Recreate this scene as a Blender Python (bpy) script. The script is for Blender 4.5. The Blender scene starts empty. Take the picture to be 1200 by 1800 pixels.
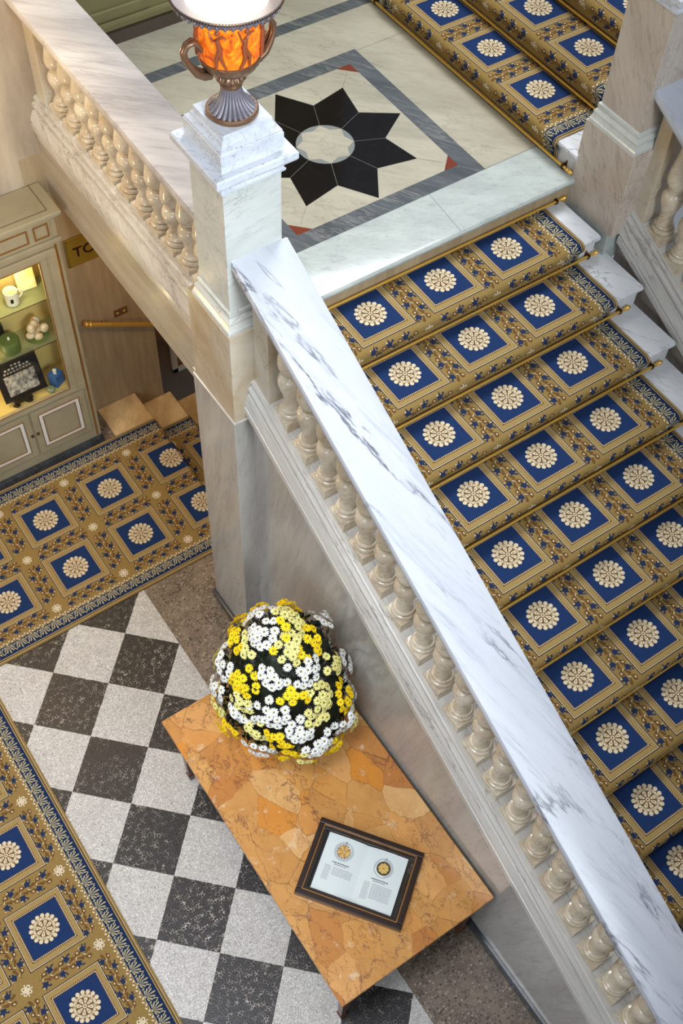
import bpy, math, random
from mathutils import Vector, Matrix, noise
random.seed(7)
S = bpy.context.scene
C = S.collection
PI = math.pi

# ------------------------------------------------------------------ camera
cam_d = bpy.data.cameras.new('camera'); cam = bpy.data.objects.new('camera', cam_d); C.objects.link(cam)
RGT = Vector((0.82642329, -0.56186954, 0.0364303))
DWN = Vector((-0.45013402, -0.69817377, -0.55671604))
FWD = Vector((0.33823646, 0.44368458, -0.82990366))
m = Matrix((RGT, -DWN, -FWD)).transposed().to_4x4()
m.translation = Vector((-2.60486137, -3.28246596, 4.39471355))
cam.matrix_world = m
cam_d.sensor_fit = 'VERTICAL'; cam_d.sensor_height = 36; cam_d.sensor_width = 24
cam_d.lens = 2039.85 / 1800 * 36
cam_d.clip_start = .05; cam_d.clip_end = 60
cam_d.dof.use_dof = True; cam_d.dof.focus_distance = 5.1; cam_d.dof.aperture_fstop = 4.0
S.camera = cam

# ------------------------------------------------------------------ exposure, world, lights
S.view_settings.view_transform = 'Standard'; S.view_settings.look = 'None'
S.view_settings.gamma = 1; S.view_settings.use_curve_mapping = False
S.view_settings.exposure = 0.0
W = bpy.data.worlds.new('world'); S.world = W; W.use_nodes = True
bg = W.node_tree.nodes['Background']; bg.inputs[0].default_value = (.80, .87, 1.0, 1); bg.inputs[1].default_value = .27

def area(name, loc, target, size, power, col, size_y=None):
    l = bpy.data.lights.new(name, 'AREA'); l.energy = power; l.color = col; l.size = size
    if size_y: l.shape = 'RECTANGLE'; l.size_y = size_y
    o = bpy.data.objects.new(name, l); C.objects.link(o); o.location = loc
    o.rotation_euler = (Vector(target) - Vector(loc)).to_track_quat('-Z', 'Y').to_euler()
    return o
def point(name, loc, power, col, r=.06):
    l = bpy.data.lights.new(name, 'POINT'); l.energy = power; l.color = col; l.shadow_soft_size = r
    o = bpy.data.objects.new(name, l); C.objects.link(o); o.location = loc
    return o
o = area('skylight_daylight', (2.2, 2.3, 6.2), (0, .3, 0), 2.4, 108, (.95, .97, 1.0)); o.data.spread = 1.45
o = area('lobby_fill_light', (-3.6, -1.9, 6.2), (-2.2, -1.3, -2.3), 2.4, 42, (.93, .95, 1.0)); o.data.spread = .85  # overhead fill, added to brighten the lobby floor
o = area('window_daylight', (-1.2, -7.0, 4.6), (-.7, .2, .9), 2.4, 62, (.86, .93, 1.0)); o.data.spread = .85
o = area('side_window_daylight', (-6.0, -3.2, 2.2), (-1.0, -1.6, -1.6), 2.2, 112, (.84, .91, 1.0))
point('wall_sconce_light', (-1.75, 1.45, 1.45), 58, (1.0, .77, .47), .12)
point('stairwell_lamp_light', (-.15, 1.25, -.62), 17, (1.0, .68, .34), .08)
point('lobby_lamp_light', (-2.3, 1.2, -.25), 26, (1.0, .64, .30), .15)

# ------------------------------------------------------------------ constants measured for the place
ZF = -2.363          # lobby floor
T, H = .32, .1536    # tread, riser
Y0 = .15             # inner corner of the first tread under the landing
ZL = H               # landing level (first tread is z = 0)
SL = H / T

# ------------------------------------------------------------------ node helpers
def lin(c):
    return tuple(((x / 255) / 12.92 if x / 255 <= .04045 else ((x / 255 + .055) / 1.055) ** 2.4) for x in c)
def new_mat(name, rgb=(128, 128, 128), rough=.5, metal=0.0, spec=.5):
    mt = bpy.data.materials.new(name); mt.use_nodes = True
    b = mt.node_tree.nodes['Principled BSDF']
    b.inputs['Base Color'].default_value = (*lin(rgb), 1)
    b.inputs['Roughness'].default_value = rough; b.inputs['Metallic'].default_value = metal
    b.inputs['Specular IOR Level'].default_value = spec
    return mt
class NT:
    def __init__(s, mt): s.t = mt.node_tree; s.b = s.t.nodes['Principled BSDF']
    def n(s, typ, **kw):
        nd = s.t.nodes.new(typ)
        for k, v in kw.items(): setattr(nd, k, v)
        return nd
    def l(s, a, b): s.t.links.new(a, b)
    def set(s, sock, v):
        if hasattr(v, 'is_linked') or hasattr(v, 'links'): s.l(v, sock)
        else: sock.default_value = v
    def pos(s): return s.n('ShaderNodeNewGeometry').outputs['Position']
    def mapping(s, vec, scale=(1, 1, 1), rot=(0, 0, 0), loc=(0, 0, 0)):
        mp = s.n('ShaderNodeMapping'); s.l(vec, mp.inputs[0])
        mp.inputs['Scale'].default_value = scale; mp.inputs['Rotation'].default_value = rot; mp.inputs['Location'].default_value = loc
        return mp.outputs[0]
    def noise(s, vec, scale, detail=4, rough=.55, dist=0.0):
        nd = s.n('ShaderNodeTexNoise'); s.l(vec, nd.inputs['Vector'])
        nd.inputs['Scale'].default_value = scale; nd.inputs['Detail'].default_value = detail
        nd.inputs['Roughness'].default_value = rough; nd.inputs['Distortion'].default_value = dist
        return nd.outputs['Fac']
    def noisec(s, vec, scale, detail=3):
        nd = s.n('ShaderNodeTexNoise'); s.l(vec, nd.inputs['Vector']); nd.inputs['Scale'].default_value = scale; nd.inputs['Detail'].default_value = detail
        return nd.outputs['Color']
    def vor(s, vec, scale, feature='F1', rand=1.0):
        nd = s.n('ShaderNodeTexVoronoi'); nd.feature = feature; s.l(vec, nd.inputs['Vector'])
        nd.inputs['Scale'].default_value = scale; nd.inputs['Randomness'].default_value = rand
        return nd
    def math(s, op, a, b=0.0, c=None, clamp=False):
        nd = s.n('ShaderNodeMath', operation=op, use_clamp=clamp)
        s.set(nd.inputs[0], a); s.set(nd.inputs[1], b)
        if c is not None: s.set(nd.inputs[2], c)
        return nd.outputs[0]
    def ramp(s, fac, stops):
        nd = s.n('ShaderNodeValToRGB'); s.l(fac, nd.inputs[0]); e = nd.color_ramp.elements
        while len(e) < len(stops): e.new(.5)
        for el, (p, c) in zip(e, stops):
            el.position = p; el.color = (*c, 1) if len(c) == 3 else c
        return nd.outputs[0]
    def mix(s, fac, a, b, mode='MIX'):
        nd = s.n('ShaderNodeMix', data_type='RGBA', blend_type=mode)
        s.set(nd.inputs[0], fac)
        for sock, v in ((nd.inputs[6], a), (nd.inputs[7], b)):
            if isinstance(v, tuple): sock.default_value = (*v, 1)
            else: s.l(v, sock)
        return nd.outputs[2]
    def vadd(s, a, b, k):
        sc = s.n('ShaderNodeVectorMath', operation='SCALE'); s.l(b, sc.inputs[0]); sc.inputs['Scale'].default_value = k
        ad = s.n('ShaderNodeVectorMath', operation='ADD'); s.l(a, ad.inputs[0]); s.l(sc.outputs[0], ad.inputs[1])
        return ad.outputs[0]
    def bump(s, h, strength, dist=.002):
        nd = s.n('ShaderNodeBump'); nd.inputs['Strength'].default_value = strength; nd.inputs['Distance'].default_value = dist
        s.l(h, nd.inputs['Height']); s.l(nd.outputs[0], s.b.inputs['Normal'])

def marble(name, base, dark, vein, g=(1, 0, 0), stretch=4.0, scale=1.6, amount=.7, rough=.22, cloud=.5, thin=.012, wob=.3, streak=.3, speck=0.0):
    """veined marble: features run along direction g"""
    mt = new_mat(name, base, rough); t = NT(mt); p = t.pos()
    a = Vector(g).normalized(); b = a.cross(Vector((.31, .22, .92))).normalized(); c = a.cross(b)
    q = t.mapping(p, (1, 1, 1), Matrix((a, b, c)).to_euler())
    q = t.mapping(q, (1 / stretch, 1, 1))
    q = t.vadd(q, t.noisec(q, scale * 1.1, 3), wob / scale)
    cl = t.noise(q, scale, 6, .6)
    col = t.mix(t.ramp(cl, [(.5 - cloud * .22, (0, 0, 0)), (.5 + cloud * .2, (1, 1, 1))]), lin(dark), lin(base))
    v2 = t.noise(t.mapping(q, (.6, 1, 1)), scale * 5, 5, .75)
    f2 = t.ramp(v2, [(.52, (0, 0, 0)), (.70, (1, 1, 1))])
    col = t.mix(t.math('MULTIPLY', f2, streak), col, lin(vein))
    v1 = t.noise(q, scale * .9, 7, .62)
    d = t.math('ABSOLUTE', t.math('SUBTRACT', v1, .5))
    f = t.math('SUBTRACT', 1.0, t.math('DIVIDE', d, thin), clamp=True)
    brk = t.ramp(t.noise(p, 1.9, 3), [(.42, (.12, .12, .12)), (.56, (1, 1, 1))])
    f = t.math('MULTIPLY', t.math('MULTIPLY', f, brk), amount)
    col = t.mix(f, col, lin(vein))
    if speck:
        f3 = t.ramp(t.noise(p, 55, 3, .7), [(.60, (0, 0, 0)), (.72, (1, 1, 1))]); col = t.mix(t.math('MULTIPLY', f3, speck), col, lin(vein))
    t.l(col, t.b.inputs['Base Color'])
    t.bump(t.noise(p, 90, 3), .06, .001)
    return mt

MAT = {}
MAT['cap'] = marble('white_grey_marble', (200, 202, 207), (170, 174, 182), (72, 76, 88), (.24, -.86, -.41), 6, 2.6, .9, .25, 1.0, .011, .45, .30)
MAT['cap_warm'] = marble('grey_banded_marble', (208, 202, 197), (142, 138, 138), (112, 106, 106), (.72, -.70, 0), 6, 5.5, .35, .22, 1.1, .02, .25, .35)
MAT['pedestal'] = marble('pale_carrara_marble', (208, 210, 204), (186, 190, 184), (110, 110, 106), (1, .25, .28), 4, 5, .45, .22, 1.0, .010, .3, .28, .12)
MAT['plinthm'] = marble('speckled_white_marble', (212, 216, 222), (186, 192, 200), (70, 72, 82), (.4, -.8, .2), 2.5, 8, .35, .2, 1.0, .012, .3, .15, .5)
MAT['block'] = marble('cream_stained_marble', (198, 190, 174), (176, 154, 120), (126, 110, 90), (.2, -.5, -.8), 1.6, 2.4, .45, .25, .7, .007, .7, .16)
MAT['rose'] = marble('rosy_veined_marble', (196, 184, 170), (172, 158, 144), (112, 98, 90), (.1, -.45, -.9), 4, 7, .5, .25, 1.0, .012, .4, .4, .1)
MAT['wallm'] = marble('vertical_grained_marble', (190, 188, 180), (160, 156, 150), (120, 114, 110), (.05, -.22, 1), 7, 6, .35, .16, 1.0, .012, .25, .30)
MAT['beam'] = marble('lengthwise_grained_marble', (188, 180, 164), (160, 150, 134), (120, 110, 98), (0, 1, .0), 8, 8, .25, .2, 1.0, .012, .2, .35)
MAT['base'] = marble('rail_base_marble', (206, 203, 196), (176, 172, 164), (112, 106, 100), (.05, -.88, -.45), 9, 9, .7, .2, 1.0, .012, .3, .35)
MAT['balu'] = marble('baluster_marble', (216, 206, 186), (176, 158, 130), (112, 94, 74), (.4, -.5, .7), 2.0, 9, .45, .12, 1.0, .014, .6, .30)
MAT['step'] = marble('step_marble', (216, 217, 218), (194, 196, 198), (84, 86, 92), (.5, -.8, 0), 3, 6, .6, .22, .9, .012, .4, .12)
MAT['nosing'] = marble('landing_edge_marble', (184, 190, 184), (158, 165, 160), (110, 112, 110), (.8, -.5, .1), 2, 7, .25, .14, 1.0, .01, .4, .32, .12)
MAT['cream'] = marble('cream_inlay_marble', (178, 172, 152), (154, 148, 130), (104, 98, 86), (.7, -.7, 0), 3, 6, .4, .1, 1.0, .01, .3, .25)
MAT['darkband'] = marble('dark_grey_band_marble', (92, 96, 98), (66, 70, 74), (160, 156, 148), (.5, -.85, 0), 6, 9, .35, .12, 1.0, .02, .2, .35)
MAT['black'] = marble('black_marble', (15, 11, 12), (9, 7, 8), (34, 28, 27), (1, 0, 0), 1, 5, .2, .14, 1, .01)
MAT['greyinlay'] = new_mat('grey_inlay_marble', (122, 126, 122), .12)
MAT['red'] = new_mat('red_inlay_marble', (112, 52, 34), .15)
MAT['joint'] = new_mat('stone_joint', (92, 90, 84), .5)
MAT['skirt'] = marble('dark_skirting_marble', (56, 62, 70), (34, 38, 44), (110, 114, 120), (0, 1, 0), 4, 9, .3, .15)
MAT['gold'] = new_mat('polished_brass', (236, 190, 92), .36, .75)
MAT['darkbrass'] = new_mat('dark_brass', (78, 54, 26), .35, 1.0)
MAT['bronze'] = new_mat('aged_bronze', (128, 98, 74), .36, .55)
MAT['pewter'] = new_mat('dull_pewter', (122, 118, 126), .45, .35)

def plaster(name, a, b, scale=3, st=(1, 1, .25), rough=.5):
    mt = new_mat(name, a, rough); t = NT(mt); p = t.pos()
    q = t.mapping(p, st)
    t.l(t.mix(t.ramp(t.noise(q, scale, 6, .6), [(.32, (0, 0, 0)), (.68, (1, 1, 1))]), lin(b), lin(a)), t.b.inputs['Base Color'])
    return mt
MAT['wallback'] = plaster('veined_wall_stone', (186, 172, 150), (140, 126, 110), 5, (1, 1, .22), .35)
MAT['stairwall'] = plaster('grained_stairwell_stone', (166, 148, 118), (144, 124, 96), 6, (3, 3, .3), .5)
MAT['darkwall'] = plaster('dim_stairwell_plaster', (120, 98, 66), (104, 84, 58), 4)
MAT['wains'] = plaster('olive_painted_panelling', (126, 120, 80), (112, 106, 70), 3, (1, 1, 1), .45)
MAT['goldmarb'] = marble('golden_step_marble', (214, 186, 138), (192, 160, 112), (140, 110, 74), (.6, .8, 0), 1.5, 8, .3, .3)

# floor: black and white pebble mosaic, chequered at 45 degrees, with a terrazzo border along the wall
def floor_mat():
    mt = new_mat('mosaic_floor', (128, 128, 128), .42); t = NT(mt); p = t.pos()
    sep = t.n('ShaderNodeSeparateXYZ'); t.l(p, sep.inputs[0]); x, y = sep.outputs[0], sep.outputs[1]
    wob = t.math('MULTIPLY', t.math('SUBTRACT', t.noise(p, 30, 2), .5), .012)
    cs = .3635
    k = 1 / (cs * math.sqrt(2))
    u = t.math('MULTIPLY', t.math('ADD', t.math('ADD', t.math('SUBTRACT', x, -2.083), t.math('SUBTRACT', y, .307)), wob), k)
    v = t.math('MULTIPLY', t.math('ADD', t.math('SUBTRACT', t.math('SUBTRACT', x, -2.083), t.math('SUBTRACT', y, .307)), wob), k)
    # neighbouring squares alternate in both diagonal directions
    fu = t.math('FLOOR', u); fv = t.math('FLOOR', v)
    chk = t.math('ABSOLUTE', t.math('MODULO', t.math('ADD', fu, fv), 2.0))
    cell = t.vor(p, 62, 'F1', .9); edge = t.vor(p, 62, 'DISTANCE_TO_EDGE', .9)
    rnd = t.n('ShaderNodeSeparateColor'); t.l(cell.outputs['Color'], rnd.inputs[0]); r = rnd.outputs[0]
    cellw = t.vor(p, 105, 'F1', .8); edgew = t.vor(p, 105, 'DISTANCE_TO_EDGE', .8)
    rw = t.n('ShaderNodeSeparateColor'); t.l(cellw.outputs['Color'], rw.inputs[0])
    big = t.ramp(t.noise(p, 2.2, 4), [(.35, (0, 0, 0)), (.65, (1, 1, 1))])
    blk = t.mix(r, lin((10, 9, 12)), lin((32, 28, 30)))
    gb = t.math('LESS_THAN', edge.outputs['Distance'], .065)
    blk = t.mix(gb, blk, t.mix(t.math('MULTIPLY', big, t.ramp(t.noise(p, 30, 3), [(.48, (0, 0, 0)), (.66, (1, 1, 1))])), lin((48, 44, 42)), lin((214, 204, 190))))
    wht = t.mix(rw.outputs[0], lin((176, 174, 170)), lin((214, 212, 206)))
    gw = t.math('LESS_THAN', edgew.outputs['Distance'], .05)
    wht = t.mix(gw, wht, lin((142, 138, 134)))
    wht = t.mix(t.math('MULTIPLY', t.ramp(t.noise(p, 5, 5, .7), [(.5, (0, 0, 0)), (.75, (1, 1, 1))]), .35), wht, lin((150, 140, 128)))
    mos = t.mix(chk, wht, blk)
    # terrazzo
    tz = t.mix(t.ramp(t.noise(p, 7, 5, .65), [(.3, (0, 0, 0)), (.7, (1, 1, 1))]), lin((74, 64, 54)), lin((132, 118, 102)))
    sp = t.vor(t.vadd(p, t.noisec(p, 60, 2), .01), 78, 'F1', 1); spc = t.n('ShaderNodeSeparateColor'); t.l(sp.outputs['Color'], spc.inputs[0])
    chip = t.ramp(spc.outputs[0], [(0, lin((34, 29, 27))), (.16, lin((46, 38, 34))), (.2, lin((96, 82, 68))), (.5, lin((124, 108, 92))), (.8, lin((138, 124, 108))), (.86, lin((178, 164, 146))), (1, lin((112, 92, 76)))])
    tz = t.mix(t.math('MULTIPLY', t.math('LESS_THAN', sp.outputs['Distance'], .5), .8), tz, chip)
    msk = t.math('MAXIMUM', t.math('GREATER_THAN', x, -1.312), t.math('GREATER_THAN', y, 1.5))
    t.l(t.mix(msk, mos, tz), t.b.inputs['Base Color'])
    t.bump(edge.outputs['Distance'], .35, .002)
    return mt
MAT['floor'] = floor_mat()

def breccia():
    mt = new_mat('yellow_breccia_marble', (200, 140, 60), .22); t = NT(mt); p = t.pos()
    q = t.vadd(p, t.noisec(p, 7, 6), .075)
    q = t.mapping(q, (1, .7, .05), (0, 0, .5))
    big = t.vor(q, 6.5, 'F1', 1); edge = t.vor(q, 6.5, 'DISTANCE_TO_EDGE', 1)
    sc = t.n('ShaderNodeSeparateColor'); t.l(big.outputs['Color'], sc.inputs[0])
    col = t.ramp(sc.outputs[0], [(0, lin((178, 114, 58))), (.3, lin((190, 138, 76))), (.5, lin((202, 154, 90))), (.7, lin((200, 128, 42))), (1, lin((212, 172, 116)))])
    cl = t.ramp(t.noise(q, 9, 6, .7), [(.38, (0, 0, 0)), (.72, (1, 1, 1))])
    col = t.mix(t.math('MULTIPLY', cl, .5), col, lin((168, 112, 58)))
    wh = t.ramp(t.noise(p, 10, 5, .65), [(.60, (0, 0, 0)), (.68, (1, 1, 1))])
    col = t.mix(t.math('MULTIPLY', wh, .55), col, lin((216, 200, 172)))
    e = t.math('SUBTRACT', 1.0, t.math('DIVIDE', edge.outputs['Distance'], .016), clamp=True)
    e = t.math('MULTIPLY', e, t.ramp(t.noise(p, 6, 2), [(.38, (.15, .15, .15)), (.6, (1, 1, 1))]))
    col = t.mix(t.math('MULTIPLY', e, .7), col, lin((98, 66, 42)))
    for sc_, th, cc in ((4.5, .012, (92, 54, 56)), (8, .010, (108, 70, 48))):
        v = t.noise(t.mapping(t.vadd(p, t.noisec(p, 3, 4), .25), (1, .55, 1), (0, 0, -.5)), sc_, 7, .62)
        f = t.math('SUBTRACT', 1.0, t.math('DIVIDE', t.math('ABSOLUTE', t.math('SUBTRACT', v, .5)), th), clamp=True)
        f = t.math('MULTIPLY', f, t.ramp(t.noise(p, 3.2, 2), [(.38, (0, 0, 0)), (.52, (1, 1, 1))]))
        col = t.mix(t.math('MULTIPLY', f, .75), col, lin(cc))
    t.l(col, t.b.inputs['Base Color'])
    return mt
MAT['breccia'] = breccia()

def woodm(name, a, b, rough=.3):
    mt = new_mat(name, a, rough); t = NT(mt); p = t.pos()
    t.l(t.mix(t.noise(t.mapping(p, (30, 6, 6)), 2, 5), lin(a), lin(b)), t.b.inputs['Base Color']); return mt
MAT['darkwood'] = woodm('dark_walnut_wood', (44, 26, 18), (26, 15, 11))
MAT['mahog'] = woodm('red_brown_table_wood', (104, 60, 38), (70, 38, 24))
MAT['cabpaint'] = plaster('grey_green_cabinet_paint', (156, 146, 118), (140, 130, 104), 5, (1, 1, 1), .4)
MAT['cabin'] = new_mat('cabinet_interior_paint', (206, 178, 108), .5)
MAT['cabgold'] = new_mat('antique_gold_line', (136, 92, 40), .45, .3)
MAT['whitetrim'] = new_mat('white_trim_paint', (206, 204, 196), .4)
MAT['darkgap'] = new_mat('dark_brown_line_paint', (66, 56, 44), .6)  # even dark brown for the skirting, groove line and shelf edges

# ------------------------------------------------------------------ mesh helpers
class MB:
    def __init__(s): s.v = []; s.f = []; s.mi = []; s.cur = 0
    def add(s, vs, fs, mi=None):
        o = len(s.v); s.v += [tuple(v) for v in vs]
        for f in fs: s.f.append(tuple(i + o for i in f)); s.mi.append(s.cur if mi is None else mi)
        return s
    def box(s, x0, x1, y0, y1, z0, z1, mi=None):
        vs = [(x, y, z) for z in (z0, z1) for y in (y0, y1) for x in (x0, x1)]
        return s.add(vs, [(0, 2, 3, 1), (4, 5, 7, 6), (0, 1, 5, 4), (2, 6, 7, 3), (0, 4, 6, 2), (1, 3, 7, 5)], mi)
    def prism(s, prof, a, b, mi=None):
        """closed profile of 3-D points at one end (prof(a)) joined to the other (prof(b)); prof: f(t)->list"""
        A = prof(a); B = prof(b); n = len(A)
        return s.add(A + B, [tuple(range(n))[::-1], tuple(range(n, 2 * n))] + [(i, (i + 1) % n, n + (i + 1) % n, n + i) for i in range(n)], mi)
    def lathe(s, prof, seg=24, c=(0, 0, 0), mi=None, flute=None, capb=True, capt=True):
        vs = []; n = len(prof)
        for i, (r, z) in enumerate(prof):
            for k in range(seg):
                a = 2 * PI * k / seg; rr = r if flute is None else r * flute(a, i / (n - 1))
                vs.append((c[0] + rr * math.cos(a), c[1] + rr * math.sin(a), c[2] + z))
        fs = [(i * seg + k, i * seg + (k + 1) % seg, (i + 1) * seg + (k + 1) % seg, (i + 1) * seg + k) for i in range(n - 1) for k in range(seg)]
        if capb: fs.append(tuple(range(seg))[::-1])
        if capt: fs.append(tuple((n - 1) * seg + k for k in range(seg)))
        return s.add(vs, fs, mi)
    def tube(s, pts, rad, seg=8, mi=None, close=True):
        pts = [Vector(p) for p in pts]; n = len(pts); rs = rad if isinstance(rad, (list, tuple)) else [rad] * n
        vs = []; up = Vector((0, 0, 1)); prev = None
        for i, p in enumerate(pts):
            d = (pts[min(i + 1, n - 1)] - pts[max(i - 1, 0)]).normalized()
            if prev is None:
                a = d.cross(up)
                if a.length < .05: a = d.cross(Vector((1, 0, 0)))
                a.normalize()
            else: a = (prev - d * prev.dot(d)).normalized()
            prev = a; b = d.cross(a)
            for k in range(seg):
                t = 2 * PI * k / seg; vs.append(p + (a * math.cos(t) + b * math.sin(t)) * rs[i])
        fs = [(i * seg + k, i * seg + (k + 1) % seg, (i + 1) * seg + (k + 1) % seg, (i + 1) * seg + k) for i in range(n - 1) for k in range(seg)]
        if close: fs += [tuple(range(seg))[::-1], tuple((n - 1) * seg + k for k in range(seg))]
        return s.add(vs, fs, mi)
    def ball(s, c, r, seg=10, rings=6, mi=None, sc=(1, 1, 1)):
        prof = [(math.sin(PI * i / rings), -math.cos(PI * i / rings)) for i in range(rings + 1)]
        o = len(s.v); s.lathe([(max(a, .001) * r, b * r) for a, b in prof], seg, (0, 0, 0), mi)
        for i in range(o, len(s.v)):
            x, y, z = s.v[i]; s.v[i] = (c[0] + x * sc[0], c[1] + y * sc[1], c[2] + z * sc[2])
        return s
    def build(s, name, mats, parent=None, origin=None, bevel=0, smooth=None, seg=2):
        """vertices are in world space; the object's origin is set at `origin`"""
        if not isinstance(mats, (list, tuple)): mats = [mats]
        o0 = Vector(origin) if origin is not None else (Vector(parent['_w']) if parent is not None else Vector((0, 0, 0)))
        me = bpy.data.meshes.new(name)
        me.from_pydata([(v[0] - o0.x, v[1] - o0.y, v[2] - o0.z) for v in s.v], [], s.f)
        for mt in mats: me.materials.append(mt if not isinstance(mt, str) else MAT[mt])
        me.polygons.foreach_set('material_index', s.mi)
        if smooth:
            me.polygons.foreach_set('use_smooth', [True] * len(s.f)); me.set_sharp_from_angle(angle=math.radians(smooth))
        me.update()
        o = bpy.data.objects.new(name, me); C.objects.link(o)
        if parent is not None:
            o.parent = parent; o.location = o0 - Vector(parent['_w'])
        else: o.location = o0
        o['_w'] = tuple(o0)
        if bevel:
            b = o.modifiers.new('bevel', 'BEVEL'); b.width = bevel; b.segments = seg; b.limit_method = 'ANGLE'; b.angle_limit = math.radians(40)
            b.harden_normals = False
        return o

def xform(mb, M, start=0):
    for i in range(start, len(mb.v)): mb.v[i] = tuple(M @ Vector(mb.v[i]))
def tag(o, label, cat, group=None, kind=None):
    o['label'] = label; o['category'] = cat
    if group: o['group'] = group
    if kind: o['kind'] = kind
    return o
def thing(name, loc, label, cat, group=None, rotz=0, kind=None):
    o = bpy.data.objects.new(name, None); C.objects.link(o); o.location = loc; o.rotation_euler = (0, 0, rotz)
    o.empty_display_size = .1; o['_w'] = (0, 0, 0) if False else tuple(loc)
    return tag(o, label, cat, group, kind)
def local_thing(name, loc, label, cat, group=None, rotz=0):
    """a thing whose parts are modelled in its own local space"""
    o = thing(name, loc, label, cat, group, rotz); o['_w'] = (0, 0, 0); return o
def struct(mb, name, mats, label, cat, bevel=0, **kw):
    o = mb.build(name, mats, bevel=bevel, **kw); o['kind'] = 'structure'; o['label'] = label; o['category'] = cat; return o
def dup(root, loc, label=None, group=None):
    r = root.copy(); C.objects.link(r); r.location = loc
    if label: r['label'] = label
    if group: r['group'] = group
    for ch in root.children:
        c = ch.copy(); C.objects.link(c); c.parent = r
        for g in ch.children:
            d = g.copy(); C.objects.link(d); d.parent = c
    return r
def words(n): return ['first', 'second', 'third', 'fourth', 'fifth', 'sixth', 'seventh', 'eighth', 'ninth', 'tenth', 'eleventh', 'twelfth', 'thirteenth', 'fourteenth', 'fifteenth', 'sixteenth'][n]

# ================================================================== LARGE STRUCTURE
struct(MB().box(-5.2, -.82, -5.6, 2.05, ZF - .1, ZF), 'floor', 'floor', 'black and white mosaic chequerboard lobby floor with a brown terrazzo border', 'floor')
# wall carrying the stair balustrade: vertical slab whose top follows the slope
def slope_prof(y, pts):   # pts: (x, h) with z = SL*y + h
    return [(x, y, SL * y + h) for x, h in pts]
YB = -4.78
mb = MB()
mb.add([(-.82, -.17, ZF), (-.82, YB, ZF), (-.82, YB, SL * YB + .06), (-.82, -.17, SL * -.17 + .06),
        (-.62, -.17, ZF), (-.62, YB, ZF), (-.62, YB, SL * YB + .06), (-.62, -.17, SL * -.17 + .06)],
       [(3, 2, 1, 0), (4, 5, 6, 7), (0, 1, 5, 4), (2, 3, 7, 6), (1, 2, 6, 5), (0, 4, 7, 3)])
struct(mb, 'wall_stair_side', 'wallm', 'tall polished grey veined marble wall under the stair balustrade', 'wall')
struct(MB().box(-.842, -.818, YB, -.17, ZF, ZF + .085).box(-.947, -.92, -.185, .24, ZF, ZF + .085).box(-.93, -.815, -.195, -.168, ZF, ZF + .085),
       'baseboard_stair_side', 'skirt', 'low dark marble skirting along the foot of the stair wall and pillar', 'skirting', bevel=.004)
# lobby back wall with the cabinet
struct(MB().box(-5.2, -1.0, 2.05, 2.25, ZF, 3.6).box(-1.0, -.62, 2.05, 2.25, -.02, 3.6), 'wall_back', 'wallback', 'warm lit veined stone wall behind the cabinet and landing railing', 'wall')
struct(MB().box(-1.0, -.62, 2.05, 2.25, ZF - .8, -.02).box(-.62, -.32, 2.05, 2.25, ZF - .8, -.22), 'wall_stairwell', 'stairwall', 'grained tan stone wall beside the descending steps', 'wall')
struct(MB().box(-.9, 1.6, 2.52, 2.7, -.1, 3.6), 'wall_landing', 'wains', 'olive green panelled wall behind the landing', 'wall')
mb = MB()
for x0, x1 in ((-.56, .16), (.3, 1.1)):
    for a, b, c, d in ((x0, x1, .36, .38), (x0, x1, 1.05, 1.07), (x0, x0 + .02, .36, 1.07), (x1 - .02, x1, .36, 1.07)):
        mb.box(a, b, 2.495, 2.52, c, d)
mb.box(-.62, 1.46, 2.497, 2.52, .27, .30)
struct(mb, 'trim_1', 'wains', 'raised panel mouldings on the olive landing wall', 'moulding', bevel=.005)
struct(MB().box(-.62, 1.46, 2.49, 2.52, ZL, ZL + .075), 'baseboard_landing', 'darkgap', 'dark skirting at the foot of the olive landing wall', 'skirting')
struct(MB().box(-.62, 1.6, 2.25, 2.52, -.3, .1), 'trim_2', 'stairwall', 'stone edge under the back of the landing', 'trim')
# stairwell enclosure below the landing
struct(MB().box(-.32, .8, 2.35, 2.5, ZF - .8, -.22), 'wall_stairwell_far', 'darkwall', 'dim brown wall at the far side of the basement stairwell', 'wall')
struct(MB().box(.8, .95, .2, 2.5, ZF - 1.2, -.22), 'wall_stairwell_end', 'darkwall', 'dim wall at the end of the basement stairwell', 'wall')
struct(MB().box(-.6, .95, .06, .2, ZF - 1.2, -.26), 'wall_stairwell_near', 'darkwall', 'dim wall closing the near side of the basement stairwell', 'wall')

# landing beam on the lobby side, and slab
struct(MB().box(-.86, -.62, .19, 2.05, -.31, .10), 'trim_3', 'beam', 'pale marble beam face under the landing railing', 'beam')
mb = MB()
mb.box(-.62, 1.46, .14, 2.52, -.26, ZL - .012, 0)
struct(mb, 'floor_landing', 'stairwall', 'landing slab', 'floor')

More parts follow.
